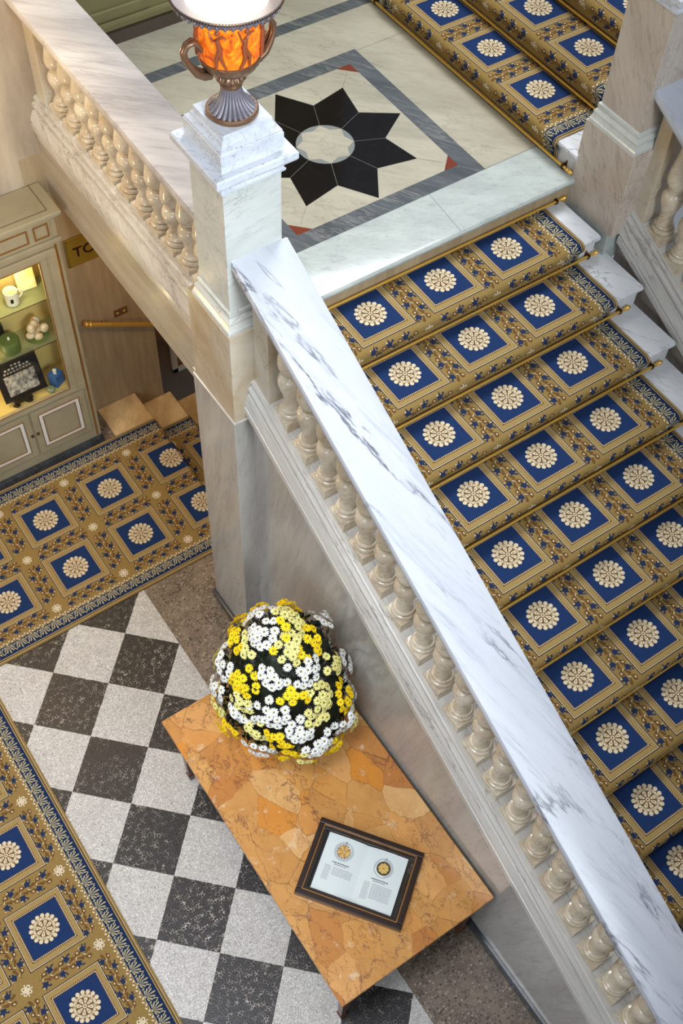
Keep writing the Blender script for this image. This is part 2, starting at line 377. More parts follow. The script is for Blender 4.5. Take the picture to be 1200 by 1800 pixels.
# landing paving as one inlaid floor surface, the pieces laid edge to edge
ZP = ZL
L = []  # (material, polygon xy)
NM = ['nosing', 'cream', 'darkband', 'black', 'greyinlay', 'red', 'joint']
def P(mi, pts, z=0): L.append((mi, pts, z))
P(1, [(-.62, .4425), (-.1995, .4425), (-.1995, 1.718), (-.62, 1.718)]); P(1, [(1.077, .4425), (1.46, .4425), (1.46, 2.06), (1.077, 2.06)])
P(1, [(-.62, 1.718), (1.0765, 1.718), (1.0765, 2.06), (-.62, 2.06)])
P(2, [(-.62, 2.06), (1.46, 2.06), (1.46, 2.15), (-.62, 2.15)]); P(1, [(-.62, 2.15), (1.46, 2.15), (1.46, 2.52), (-.62, 2.52)])
cx, cy, Ro, Ri = .4385, 1.08, .638, .530
for k in range(4):
    a = [(Ro, -Ro), (Ro, Ro), (-Ro, Ro), (-Ro, -Ro)]; b = [(Ri, -Ri), (Ri, Ri), (-Ri, Ri), (-Ri, -Ri)]
    k2 = (k + 1) % 4; P(2, [(cx + q[0], cy + q[1]) for q in (a[k], a[k2], b[k2], b[k])])
P(1, [(cx - Ri, cy - Ri), (cx + Ri, cy - Ri), (cx + Ri, cy + Ri), (cx - Ri, cy + Ri)])
tr, ir = .52, .345
star = []
for k in range(16):
    a = PI * k / 8; r = tr if k % 2 == 0 else ir
    star.append((cx + r * math.cos(a), cy + r * math.sin(a)))
for k in range(8):
    P(3, [(cx, cy), star[(2 * k - 1) % 16], star[2 * k], star[2 * k + 1]], 1)
def thin_line(a, b, w, mi, z):
    d = Vector((b[0] - a[0], b[1] - a[1])).normalized(); n = Vector((-d.y, d.x)) * w / 2
    P(mi, [(a[0] - n.x, a[1] - n.y), (b[0] - n.x, b[1] - n.y), (b[0] + n.x, b[1] + n.y), (a[0] + n.x, a[1] + n.y)], z)
for k in range(8):
    a = PI * (2 * k + 1) / 8
    thin_line((cx + .13 * math.cos(a), cy + .13 * math.sin(a)), (cx + ir * math.cos(a), cy + ir * math.sin(a)), .0025, 6, 2)
for k in (1, 3, 5, 7):   # joints from the star's diagonal points to the corners
    a = PI * k / 4
    thin_line((cx + tr * math.cos(a), cy + tr * math.sin(a)), (cx + .66 * math.cos(a), cy + .66 * math.sin(a)), .002, 6, 2)
    sx, sy = (1 if math.cos(a) > 0 else -1), (1 if math.sin(a) > 0 else -1)
    P(5, [(cx + sx * Ri, cy + sy * Ri), (cx + sx * (Ri - .095), cy + sy * Ri), (cx + sx * Ri, cy + sy * (Ri - .095))], 2)
P(4, [(cx + .165 * math.cos(2 * PI * k / 40), cy + .165 * math.sin(2 * PI * k / 40)) for k in range(40)], 3)
st2 = [(cx + (.163 if k % 2 == 0 else .128) * math.cos(PI * k / 8 + PI / 8), cy + (.163 if k % 2 == 0 else .128) * math.sin(PI * k / 8 + PI / 8)) for k in range(16)]
for k in range(8): P(1, [(cx, cy), st2[(2 * k - 1) % 16], st2[2 * k], st2[2 * k + 1]], 4)
thin_line((.66, .12), (.69, .46), .002, 6, 2); thin_line((1.077, .444), (1.46, .444), .003, 6, 2)
thin_line((1.077, 1.70), (1.46, 1.70), .002, 6, 2); thin_line((.30, 1.70), (.30, 2.06), .002, 6, 2); thin_line((.38, 2.15), (.38, 2.52), .002, 6, 2)
mb = MB()
for mi, pts, z in L:
    mb.add([(x, y, ZP + z * .0003) for x, y in pts], [tuple(range(len(pts)))], mi)
# make every piece face up
for i, f in enumerate(mb.f):
    a, b, c = (Vector(mb.v[f[k]]) for k in (0, 1, 2))
    if (b - a).cross(c - b).z < 0: mb.f[i] = f[::-1]
struct(mb, 'floor_inlay', NM, 'inlaid marble landing floor with a black eight pointed star', 'floor')
# landing edge slab with its rounded nosing
mb = MB()
pr = [(.4425, ZL), (.14, ZL), (.123, ZL - .004), (.114, ZL - .016), (.114, ZL - .03), (.122, ZL - .042), (.135, ZL - .048), (.15, ZL - .05), (.4425, ZL - .05)]
mb.prism(lambda x: [(x, y, z) for y, z in pr], -.60, 1.455)
tag(mb.build('landing_edge_slab', 'nosing', smooth=35), 'pale grey marble slab with rounded nosing along the landing edge', 'marble slab', kind='structure')

# ================================================================== MAIN FLIGHT
def flight(n0, n1, name, label):
    st = thing(name, (.45, -1.5, ZF), label, 'staircase', kind='structure')
    for n in range(n0, n1):
        y1 = Y0 - T * n; z1 = -H * n; yn = y1 - T
        xe = 1.41 if n == 0 else 1.486
        ye = yn - .030
        mb = MB()
        pr = [(y1 + .03, z1), (ye + .012, z1), (ye + .003, z1 - .005), (ye, z1 - .014), (ye, z1 - .024), (ye + .006, z1 - .034), (ye + .012, z1 - .038),
              (yn, z1 - .044), (yn, z1 - H - .05), (y1 + .03, z1 - H - .05)]
        mb.prism(lambda x: [(x, y, z) for y, z in pr], -.62, xe)
        mb.build('step', 'step', st, smooth=30)
    mb = MB().box(-.62, 1.56, Y0 - .002, Y0 + .06, -.05, ZL - .045)
    mb.build('top_riser', 'nosing', st)
    return st
NS = 15
flight(0, NS, 'marble_staircase', 'wide white marble staircase descending from the landing')
# ---- upper flight climbs to +x from the landing
X1 = 1.46
st = thing('upper_marble_staircase', (1.6, 1.1, ZL), 'white marble steps climbing away from the landing beside the star floor', 'staircase', kind='structure')
for k in range(5):
    x = X1 + T * k; z = ZL + H * (k + 1)
    mb = MB(); pr = [(x + T + .03, z), (x - .018, z), (x - .027, z - .006), (x - .03, z - .02), (x - .024, z - .034), (x, z - .044), (x, z - H - .02), (x + T + .03, z - H - .02)]
    mb.prism(lambda y: [(a, y, b) for a, b in pr], .13, 2.52)
    mb.build('step', 'step', st, smooth=30)
# ---- basement steps going down under the landing
st = thing('basement_staircase', (-.4, 1.9, ZF), 'golden lit marble steps going down beneath the landing', 'staircase', kind='structure')
BX = -.57
for k in range(4):
    x0 = -.86 if k == 0 else BX + .285 * (k - 1)
    x1 = BX + .285 * k
    z = ZF - H * k + (.012 if k == 0 else 0)
    MB().box(x0, x1 + .02, .2 if k else 1.75, 2.05, z - H - .03, z).build('step', 'goldmarb', st, bevel=.006)
struct(MB().box(-.82, -.57, .15, 1.75, ZF - .1, ZF), 'floor_under_landing', 'floor', 'strip of lobby floor under the landing opening', 'floor')

# ================================================================== CARPETS
PL = .4908     # pattern repeat along
HW = .39       # margin from last column centre to the carpet edge
CW = .45
def star5(cx_, cy_, r, rot):
    out = []
    tips = [(0, 1.0), (1.05, .8), (2.2, .62), (-2.2, .62), (-1.05, .8)]
    o = sorted([(rot + a, q) for a, q in tips])
    for i, (a, q) in enumerate(o):
        a2 = o[(i + 1) % 5][0] + (2 * PI if i == 4 else 0); am = (a + a2) / 2
        a0 = o[i - 1][0] - (2 * PI if i == 0 else 0); ap = (a + a0) / 2
        ir_ = .38 * r
        out.append([(cx_, cy_), (cx_ + ir_ * math.cos(ap), cy_ + ir_ * math.sin(ap)), (cx_ + q * r * math.cos(a), cy_ + q * r * math.sin(a)), (cx_ + ir_ * math.cos(am), cy_ + ir_ * math.sin(am))])
    return out
def ngon(cx_, cy_, rx, ry=None, rot=0, n=8):
    ry = ry or rx
    return [(cx_ + rx * math.cos(2 * PI * k / n) * math.cos(rot) - ry * math.sin(2 * PI * k / n) * math.sin(rot),
             cy_ + rx * math.cos(2 * PI * k / n) * math.sin(rot) + ry * math.sin(2 * PI * k / n) * math.cos(rot)) for k in range(n)]
def petal(cx_, cy_, r0, r1, w, a):
    """drop-shaped petal from radius r0 to r1 at angle a"""
    pts = []
    for q, ww in ((0, .25), (.45, .7), (.75, 1), (.92, .75), (1, 0), (.92, -.75), (.75, -1), (.45, -.7), (0, -.25)):
        r = r0 + (r1 - r0) * q
        pts.append((cx_ + r * math.cos(a) - ww * w * math.sin(a), cy_ + r * math.sin(a) + ww * w * math.cos(a)))
    return pts
CM = ['tan', 'tan_light', 'blue', 'cream', 'brown', 'dark', 'leaf', 'bgold', 'navy']
CC = dict(tan=(141, 116, 68), tan_light=(156, 132, 82), blue=(31, 52, 92), cream=(212, 197, 166), brown=(104, 74, 40), dark=(50, 40, 40), leaf=(38, 50, 78), bgold=(178, 168, 128), navy=(28, 44, 78))
def carpet_mats():
    out = []
    for k in CM:
        mt = new_mat('carpet_' + k, CC[k], .95, 0, .1); t = NT(mt); p = t.pos()
        n1 = t.noise(p, 420, 2); f = t.ramp(n1, [(.3, (.72, .72, .72)), (.7, (1.12, 1.12, 1.12))])
        t.l(t.mix(1.0, lin(CC[k]), f, 'MULTIPLY'), t.b.inputs['Base Color'])
        t.bump(n1, .5, .002)
        out.append(mt)
    return out
CARP = carpet_mats()
def vine(length, n, seed):
    """shapes of a leafy vine band running along s in [0,length], t across, half width ~.055"""
    rr = random.Random(seed); sh = []
    step = length / n
    for i in range(n):
        s = (i + .5) * step; sd = 1 if i % 2 else -1
        sh += [('leaf', q, 2) for q in star5(s, sd * .028, .036, rr.uniform(-.6, .6) + (PI / 2 if sd > 0 else -PI / 2))]
        sh.append(('brown', ngon(s + step * .35, -sd * .024, .017, .013, .6 * sd, 7), 2))
        sh.append(('cream', ngon(s + step * .30, -sd * .026, .007, .005, 0, 5), 3))
        sh.append(('brown', petal(s - step * .2, 0, 0, .044, .010, -sd * .9), 1.5)); sh.append(('brown', petal(s + step * .1, 0, 0, .040, .009, sd * .5), 1.5)); sh.append(('cream', ngon(s - step * .3, sd * .045, .005, .004, 0, 5), 3)); sh.append(('leaf', ngon(s + step * .45, sd * .045, .008, .006, .4, 5), 3))
        sh.append(('cream', petal(s + step * .1, -sd * .012, 0, .02, .003, sd * 2.2), 2))
        sh.append(('brown', [(s - step / 2, -sd * .010 - .0015), (s, sd * .004 - .0015), (s, sd * .004 + .0015), (s - step / 2, -sd * .010 + .0015)], 1))
        sh.append(('brown', [(s, sd * .004 - .0015), (s + step / 2, sd * .010 - .0015), (s + step / 2, sd * .010 + .0015), (s, sd * .004 + .0015)], 1))
    return sh
def rect(x0, x1, y0, y1): return [(x0, y0), (x1, y0), (x1, y1), (x0, y1)]
def ring(a, b, w, h2=None):
    """square ring outlines: half sizes a,b (outer) , width w -> 4 rects"""
    return [rect(-a, a, b - w, b), rect(-a, a, -b, -b + w), rect(-a, -a + w, -b + w, b - w), rect(a - w, a, -b + w, b - w)]
def cell_shapes():
    sh = []
    A, B = .169, .175
    sh.append(('dark', rect(-A, A, -B, B), 1)); sh.append(('cream', rect(-A + .005, A - .005, -B + .005, B - .005), 2))
    sh.append(('brown', rect(-A + .0085, A - .0085, -B + .0085, B - .0085), 3)); sh.append(('tan_light', rect(-A + .0105, A - .0105, -B + .0105, B - .0105), 4))
    a, b = .137, .139
    sh.append(('brown', rect(-a, a, -b, b), 5)); sh.append(('blue', rect(-.125, .125, -.1265, .1265), 6))
    for k in range(24):
        s = -.125 + .0109 * (k + .0)
        for q in (rect(s - .0028, s + .0028, .129, .135), rect(s - .003, s + .003, -.135, -.129), rect(.128, .134, s - .003, s + .003), rect(-.134, -.128, s - .003, s + .003)):
            sh.append(('cream', q, 6))
    # rosette
    sh.append(('brown', ngon(0, 0, .0770, n=24), 7))
    for k in range(16):
        a_ = 2 * PI * k / 16 + .1
        sh.append(('cream', ngon(.0740 * math.cos(a_), .0740 * math.sin(a_), .0122, .0118, a_, 9), 8))
        sh.append(('cream', petal(0, 0, .044, .070, .0042, a_), 8.5))
        a2 = a_ + PI / 16
        sh.append(('cream', ngon(.0555 * math.cos(a2), .0555 * math.sin(a2), .0085, .0072, a2, 7), 9))
        if k % 2 == 0: sh.append(('brown', petal(0, 0, .050, .062, .0026, a2), 9.5))
    sh.append(('brown', ngon(0, 0, .043, n=18), 10))
    for k in range(8):
        a_ = 2 * PI * k / 8 + .2
        sh.append(('cream', petal(0, 0, .013, .046, .0105, a_), 11))
        sh.append(('brown', petal(0, 0, .024, .037, .0022, a_), 11.6))
    sh.append(('brown', ngon(0, 0, .0155, n=9), 12)); sh.append(('cream', ngon(0, 0, .0115, n=8), 12.6)); sh.append(('brown', ngon(0, 0, .005, n=6), 13.2))
    return sh
CELL = cell_shapes()
def motif(u, v):
    sh = [('brown', ngon(u, v, .034, n=4, rot=0), 3)]
    for k in range(4):
        a_ = PI / 2 * k + PI / 4
        sh.append(('cream', ngon(u + .019 * math.cos(a_), v + .019 * math.sin(a_), .0135, .0125, a_, 7), 4)); sh.append(('brown', ngon(u + .019 * math.cos(a_), v + .019 * math.sin(a_), .005, n=5), 5))
        sh.append(('cream', petal(u, v, .01, .036, .004, PI / 2 * k), 4))
    sh.append(('cream', ngon(u, v, .009, n=6), 6))
    return sh
def clip(poly, v0, v1):
    def cut(pl, val, keep_ge):
        out = []
        for i in range(len(pl)):
            a, b = pl[i - 1], pl[i]
            ia = (a[1] >= val) if keep_ge else (a[1] <= val); ib = (b[1] >= val) if keep_ge else (b[1] <= val)
            if ia != ib:
                t = (val - a[1]) / (b[1] - a[1]); out.append((a[0] + (b[0] - a[0]) * t, val))
            if ib: out.append(b)
        return out
    q = cut(poly, v0, True)
    if len(q) > 2: q = cut(q, v1, False)
    return q if len(q) > 2 else None
def make_carpet(name, ncol, vstart, vend, vmed0, pathf, breaks, parent=None, thick=.0, extra=.0, edge_th=None):
    """u across (0 = first column centre), v along; pathf(v)->(origin point at u=0, udir, normal); breaks = sorted v break list"""
    shapes = []
    u0, u1 = -HW, (ncol - 1) * CW + HW
    shapes.append(('tan', rect(u0, u1, vstart, vend), 0))
    i0 = math.floor((vstart - vmed0) / PL) - 1; i1 = math.ceil((vend - vmed0) / PL) + 1
    for i in range(i0, i1 + 1):
        vm = vmed0 + i * PL
        for j in range(ncol):
            for c, pl, z in CELL: shapes.append((c, [(x + j * CW, y + vm) for x, y in pl], z))
            for c, pl, z in vine(.30, 6, i * 7 + j): shapes.append((c, [(j * CW - .15 + a, vm + PL / 2 + b) for a, b in pl], z))
        for j in range(ncol + 1):
            off = 0 if 0 < j < ncol else (.018 if j == 0 else -.018)
            u = (j - .5) * CW
            for c, pl, z in vine(.35, 7, i * 5 + j + 50): shapes.append((c, [(u + off + b * (1 if off == 0 else .8), vm - .175 + a) for a, b in pl], z))
            shapes += [(c, [(x, y) for x, y in pl], z) for c, pl, z in motif(u + off * .6, vm + PL / 2)]
    # borders on both sides
    for sgn, ue in ((-1, 0.0), (1, (ncol - 1) * CW)):
        def U(d): return ue + sgn * d
        def R(a, b, c, z, v0=vstart, v1=vend): shapes.append((c, rect(min(U(a), U(b)), max(U(a), U(b)), v0, v1), z))
        R(.284, .366, 'bgold', 1); R(.286, .364, 'navy', 2); R(.372, .376, 'dark', 1); R(.380, .382, 'cream', 1)
        n = int((vend - vstart) / .018) + 1
        for k in range(n):
            v = vstart + k * .018
            shapes.append(('cream', ngon(U(.273 + (.004 if k % 2 else -.004)), v, .0095, .005, sgn * .9 * (1 if k % 2 else -1), 6), 3))
            shapes.append(('brown', ngon(U(.273), v + .009, .006, .003, 0, 5), 2))
        n = int((vend - vstart) / .0818) + 1
        for k in range(n):
            v = vstart + .04 + k * .0818; ub = U(.292)
            for q, ln in ((-1.25, .034), (-.85, .046), (-.42, .056), (0, .062), (.42, .056), (.85, .046), (1.25, .034)):
                ang = q if sgn > 0 else PI - q
                shapes.append(('bgold', petal(ub, v, .01, ln, .0042, ang), 3))
            shapes.append(('bgold', ngon(ub, v, .007, n=6), 4))
            for q in (-1, 1):
                shapes.append(('bgold', ngon(U(.302), v + q * .0409 * .999, .010, .004, .5 * q, 6), 3)) if q > 0 else None
                shapes.append(('bgold', petal(U(.350), v + .0409, 0, .028, .0035, (PI if sgn > 0 else 0) + q * .5), 3))
    vs = []; fs = []; mi = []; br = [vstart] + [b for b in breaks if vstart < b < vend] + [vend]
    import bisect
    for c, pl, z in shapes:
        lo = min(p[1] for p in pl); hi = max(p[1] for p in pl)
        if hi <= vstart or lo >= vend: continue
        a = max(0, bisect.bisect_right(br, lo) - 1); b = min(len(br) - 1, bisect.bisect_left(br, hi))
        for k in range(a, b):
            q = pl if (b - a == 1 and lo >= vstart and hi <= vend) else clip(pl, br[k], br[k + 1])
            if not q: continue
            vm_ = (br[k] + br[k + 1]) / 2
            o = len(vs); mid = pathf(vm_)
            for (x, y) in q:
                pt, ud, nn = pathf(min(max(y, br[k] + 1e-7), br[k + 1] - 1e-7), vm_)
                vs.append(pt + ud * x + nn * (.0004 * z))
            f = tuple(range(o, o + len(q)))
            n_ = (vs[o + 1] - vs[o]).cross(vs[o + 2] - vs[o + 1])
            if n_.dot(mid[2]) < 0: f = f[::-1]
            fs.append(f); mi.append(CM.index(c))
    mb = MB(); mb.v = [tuple(v) for v in vs]; mb.f = fs; mb.mi = mi
    if edge_th: edge_th(mb)
    return mb.build(name, CARP)

def poly_path(pts):
    """polyline of (v, a, z) -> function v -> (a, z, da, dz)"""
    def f(v, vm=None):
        vm = v if vm is None else vm
        for i in range(len(pts) - 1):
            if vm <= pts[i + 1][0] or i == len(pts) - 2:
                v0, a0, z0 = pts[i]; v1, a1, z1 = pts[i + 1]; t = (v - v0) / (v1 - v0)
                return a0 + (a1 - a0) * t, z0 + (z1 - z0) * t, (a1 - a0), (z1 - z0)
    return f
# stairs: descending toward -s; local step profile: (v offset, run, z) starting at the tread's inner corner
def step_profile(tread, rise):
    r = .036; e = tread + .042
    pts = [(0.0, .0, .006)]
    pts.append((e - r, e - r, .006))
    v = e - r
    cz = .006 - r
    for k in range(1, 8):
        a = PI * k / 7 * .74; nx = e - r + r * math.sin(a); nz = cz + r * math.cos(a)
        v += math.hypot(nx - pts[-1][1], nz - pts[-1][2]); pts.append((v, nx, nz))
    nx, nz = tread + .014, -.072; v += math.hypot(nx - pts[-1][1], nz - pts[-1][2]); pts.append((v, nx, nz))
    nx, nz = tread + .007, -rise + .006; v += abs(nz - pts[-1][2]); pts.append((v, nx, nz))
    # rescale the hidden part so the pattern repeats once per step
    e0 = .30; tot = pts[-1][0]
    out = [(p[0] if p[0] <= e0 else e0 + (p[0] - e0) * (PL - e0) / (tot - e0), p[1], p[2]) for p in pts]
    return out
SP = step_profile(T, H)
pts = []
for n in range(NS):
    for (v, a, z) in SP[(0 if n == 0 else 1):]:
        pts.append((v + n * PL, Y0 - T * n - a, z - H * n))
fp = poly_path(pts)
def stair_path(v, vm=None):
    y, z, dy, dz = fp(v, vm); t = Vector((0, dy, dz)).normalized(); nrm = Vector((1, 0, 0)).cross(t) * 1
    if nrm.z < 0 or (abs(nrm.z) < 1e-6 and nrm.y > 0): nrm = -nrm
    if nrm.y > 0 and dy < 0 and dz < 0: nrm = -nrm
    # outward normal: to the left-hand side of the descending path, i.e. up and toward -y
    nrm = Vector((0, dz, -dy)).normalized()
    return Vector((0, y, z)), Vector((1, 0, 0)), nrm
c = make_carpet('stair_carpet', 3, 0, NS * PL, .15, stair_path, [p[0] for p in pts])
tag(c, 'blue and gold rosette patterned carpet runner covering the wide descending main stairs', 'carpet')
# upper flight carpet, read from the top down so it drapes the same way
SPu = step_profile(T, H)
NU = 4
pts2 = []
for n in range(NU):
    for (v, a, z) in SPu[(0 if n == 0 else 1):]:
        pts2.append((v + n * PL, X1 + T * (NU - n) - a, ZL + H * (NU - n) + z))
fp2 = poly_path(pts2)
def up_path(v, vm=None):
    x, z, dx, dz = fp2(v, vm)
    return Vector((x, .670, z)), Vector((0, 1, 0)), Vector((dz, 0, -dx)).normalized()
c = make_carpet('stair_carpet', 3, 0, NU * PL, .15, up_path, [p[0] for p in pts2])
tag(c, 'blue and gold patterned carpet runner on the steps rising beyond the star floor', 'carpet')
# lobby runner 1 (along x, then down the basement steps)
v_flat = 3.03; pts3 = [(-.2, BX - v_flat - .2, ZF + .01), (v_flat - .012, BX - .012 + .02, ZF + .01 + .004)]
v = v_flat; x = BX + .028; z = ZF + .002
pts3.append((v + .012, BX + .03, ZF - .004)); pts3.append((v + .14, BX + .028, ZF - H + .008))
vv = v + .14
for k in range(1, 4):
    x0 = BX + .285 * (k - 1) + .028; x1 = BX + .285 * k + .012; zz = ZF - H * k + .008
    pts3.append((vv + (x1 - x0), x1, zz)); vv += x1 - x0
    pts3.append((vv + .02, x1 + .016, zz - .012)); vv += .02
    pts3.append((vv + .135, x1 + .016, zz - H)); vv += .135
fp3 = poly_path(pts3)
def r1_path(v, vm=None):
    x, z, dx, dz = fp3(v, vm)
    return Vector((x, .9215, z)), Vector((0, 1, 0)), Vector((-dz, 0, dx)).normalized()
vm0 = (-.6415) - (BX - v_flat)   # v of the medallion at x=-.6415
def edge1(mb):
    X0, Xe = BX - v_flat, BX
    y0, y1 = .9215 - HW, .9215 + CW + HW
    mb.box(X0, Xe, y0 - .004, y0 + .002, ZF, ZF + .0108, 0); mb.box(X0, Xe, y1 - .002, y1 + .004, ZF, ZF + .0108, 0)
c = make_carpet('runner_carpet', 2, 0, vv - .002, vm0, r1_path, [p[0] for p in pts3], edge_th=edge1)
tag(c, 'warm lit blue and gold runner carpet along the foot of the display cabinet', 'carpet')
def r2_path(v, vm=None): return Vector((-2.831 - CW, -5.2 + v, ZF + .010)), Vector((1, 0, 0)), Vector((0, 0, 1))
def edge2(mb): mb.box(-2.831 + HW - .002, -2.831 + HW + .004, -5.2, .50, ZF, ZF + .0108, 0)
c = make_carpet('runner_carpet', 2, 0, 5.70, (-.6038 + 5.2), r2_path, [], edge_th=edge2)
tag(c, 'blue and gold runner carpet on the chequered floor at the lower left', 'carpet')

# ================================================================== CARPET RODS
def make_rod(L_, label, group):
    r = local_thing('carpet_rod', (0, 0, 0), label, 'stair rod', group)
    MB().tube([(-L_ / 2, 0, 0), (L_ / 2, 0, 0)], .0085, 12).build('rod', 'gold', r, smooth=60)
    for s in (-1, 1):
        mb = MB(); prf = [(.006, 0), (.012, .004), (.012, .010), (.008, .014), (.013, .022), (.014, .03), (.010, .038), (.004, .045), (.001, .048)]
        mb.lathe(prf, 12); xform(mb, Matrix.Translation((s * L_ / 2, 0, 0)) @ Matrix.Rotation(s * PI / 2, 4, 'Y'))
        mb.build('finial', 'gold', r, smooth=60)
        mb = MB(); mb.box(s * (L_ / 2 - .03) - .012, s * (L_ / 2 - .03) + .012, -.006, .035, -.016, -.012)
        mb.box(s * (L_ / 2 - .03) - .008, s * (L_ / 2 - .03) + .008, -.010, .022, -.014, .012)
        mb.tube([(s * (L_ / 2 - .03), .02, .01), (s * (L_ / 2 - .03), .034, .03)], [.008, .004], 8)
        mb.build('bracket', 'darkbrass', r, bevel=.002)
    return r
rod = make_rod(1.87, 'brass carpet rod directly below the landing nosing at the top of the main stairs', 'brass rods on the main stairs')
rods = []
for n in range(NS):
    loc = (.45, Y0 - T * n - .024, -H * n + .030)
    if n == 0: rod.location = loc; continue
    dup(rod, loc, 'brass carpet rod in the angle above the %s tread down the main stairs' % words(n))
rodu = make_rod(1.86, 'brass carpet rod at the foot of the upper stairs beside the star floor', 'brass rods on the upper stairs')
rodu.rotation_euler = (0, 0, -PI / 2)
for k in range(4):
    loc = (X1 + T * k - .026, 1.11, ZL + H * k + .030)
    if k == 0: rodu.location = loc; continue
    dup(rodu, loc, 'brass carpet rod in the angle above the %s tread up the upper stairs' % words(k - 1))

# ================================================================== BALUSTERS AND RAILS
def baluster_mb(Hb, slope, seg=20):
    """centred at x=y=0, z=0 at the base surface, Hb = clear height; plinth and abacus are cut to the slope"""
    mb = MB(); w = .0635; pt = .034 if slope else .028
    def blk(z0c, z1c, w, sl0, sl1):
        vs = []
        for (zc, sl) in ((z0c, sl0), (z1c, sl1)):
            for (x, y) in ((-w, -w), (w, -w), (w, w), (-w, w)): vs.append((x, y, zc + sl * y))
        mb.add(vs, [(3, 2, 1, 0), (4, 5, 6, 7), (0, 1, 5, 4), (1, 2, 6, 5), (2, 3, 7, 6), (3, 0, 4, 7)])
    blk(-.002, pt, w, slope, 0); blk(Hb - .05, Hb + .002, w * .92, 0, slope)
    h = Hb - .05 - pt
    prof = [(.0560, 0), (.0615, .006), (.0625, .014), (.0600, .023), (.0540, .027), (.0470, .027), (.0470, .033), (.0540, .034), (.0555, .041), (.0520, .048), (.044, .050)]
    t = lambda q: q * h
    body = [(.040, .125), (.0385, .165), (.040, .21), (.047, .26), (.057, .31), (.0635, .36), (.0640, .395), (.0590, .43), (.047, .455), (.0390, .462), (.0390, .472), (.0465, .475), (.0470, .488), (.0390, .491), (.0390, .500), (.0465, .503), (.0465, .515), (.041, .518),
            (.055, .532), (.0625, .56), (.0655, .60), (.0635, .65), (.0570, .72), (.050, .80), (.044, .87), (.042, .92), (.048, .935), (.050, .955), (.044, .965), (.052, .98), (.054, 1.0)]
    pr = [(r, pt + z) for r, z in prof] + [(r, pt + t(q)) for r, q in body]
    mb.lathe(pr, seg, capb=False, capt=False)
    return mb

def capprof(x0, x1, z0, z1, r=.014):
    return [(x0 + r, z1), (x0 + r * .3, z1 - r * .3), (x0, z1 - r), (x0, z0 + r), (x0 + r * .3, z0 + r * .3), (x0 + r, z0), (x1 - r, z0), (x1 - r * .3, z0 + r * .3), (x1, z0 + r), (x1, z1 - r), (x1 - r * .3, z1 - r * .3), (x1 - r, z1)]

def stair_balustrade(xc, ystart, label, sign, dh=0.0):
    """xc: centre line; runs down from ystart to YB"""
    b = thing('stair_balustrade', (xc, ystart, SL * ystart + .06), label, 'balustrade')
    hc = 1.02 + dh; hb = .28 + dh
    MB().prism(lambda y: slope_prof(y, [(xc + x, hc + z) for x, z in capprof(-.1425, .1425, -.058, 0)]), ystart + .005, YB).build('handrail', 'cap', b, smooth=40)
    MB().prism(lambda y: slope_prof(y, [(xc + x, hc - .058 + z) for x, z in ((-.10, 0), (-.10, -.012), (-.085, -.02), (.085, -.02), (.10, -.012), (.10, 0))]), ystart + .005, YB).build('handrail_moulding', 'base', b)
    half = [(.060, .28), (.086, .28), (.092, .275), (.095, .265), (.091, .254), (.090, .246), (.102, .244), (.109, .236), (.111, .222), (.104, .208), (.103, .198), (.112, .196), (.120, .176), (.127, .150), (.131, .130), (.123, .126), (.123, .118), (.134, .115), (.134, .07), (.08, .05)]
    half = [(a, c_ + dh) for a, c_ in half]
    prof = [(xc + x, h) for x, h in half][::-1] + [(xc - x, h) for x, h in half]
    MB().prism(lambda y: slope_prof(y, prof), ystart - .035, YB).build('base_moulding', 'base', b, smooth=24)
    # solid half pillar next to the newel
    y1, y0 = ystart - .035, -.315
    vs = []
    for x in (xc - .072, xc + .072):
        vs += [(x, y1, SL * y1 + hb - .02), (x, y0, SL * y0 + hb - .02), (x, y0, SL * y0 + hc - .06), (x, y1, SL * y1 + hc - .06)]
    MB().add(vs, [(0, 3, 2, 1), (4, 5, 6, 7), (0, 1, 5, 4), (1, 2, 6, 5), (2, 3, 7, 6), (3, 0, 4, 7)]).build('end_panel', 'block', b, bevel=.003)
    Hb = hc - .078 - hb
    mbb = baluster_mb(Hb, SL)
    first = mbb.build('baluster', 'balu', b, origin=(0, 0, 0), smooth=35)
    k = 0; y = -.397
    while y > YB + .1:
        o = first if k == 0 else first.copy()
        if k: C.objects.link(o); o.parent = b
        o.location = Vector((xc, y, SL * y + hb)) - Vector(b['_w'])
        k += 1; y -= .1610
    return b
XR = -.74
stair_balustrade(XR, -.155, 'long white marble balustrade sloping down the open side of the main stairs', 1)
stair_balustrade(1.65, -.195, 'marble balustrade on the far right side of the main stairs', -1, -.03)
# stringer below the right-hand rail
mb = MB()
def strp(y): return [(1.575, y, ZF), (1.575, y, SL * y + .03), (1.72, y, SL * y + .03), (1.72, y, ZF)]
mb.prism(strp, -.20, YB)
struct(mb, 'wall_right', 'rose', 'marble stringer wall under the right hand balustrade', 'wall')

# landing balustrade
ZB, ZC = .350, .98
b = thing('landing_balustrade', (XR, 1.1, .1), 'warm lit marble balustrade along the open edge of the landing', 'balustrade')
MB().prism(lambda y: [(XR + x, y, ZC + z) for x, z in capprof(-.1425, .1425, -.058, 0)], .115, 2.05).build('handrail', 'cap_warm', b, smooth=40)
MB().prism(lambda y: [(XR + x, y, ZC - .058 + z) for x, z in ((-.10, 0), (-.10, -.012), (-.085, -.02), (.085, -.02), (.10, -.012), (.10, 0))], .115, 2.05).build('handrail_moulding', 'base', b)
half = [(.060, 0), (.084, 0), (.092, -.004), (.096, -.014), (.092, -.026), (.091, -.034), (.104, -.036), (.112, -.044), (.113, -.060), (.104, -.074), (.103, -.084), (.114, -.086), (.124, -.106), (.134, -.128), (.138, -.145), (.128, -.150), (.128, -.158), (.140, -.160), (.140, -.205), (.124, -.212), (.122, -.27)]
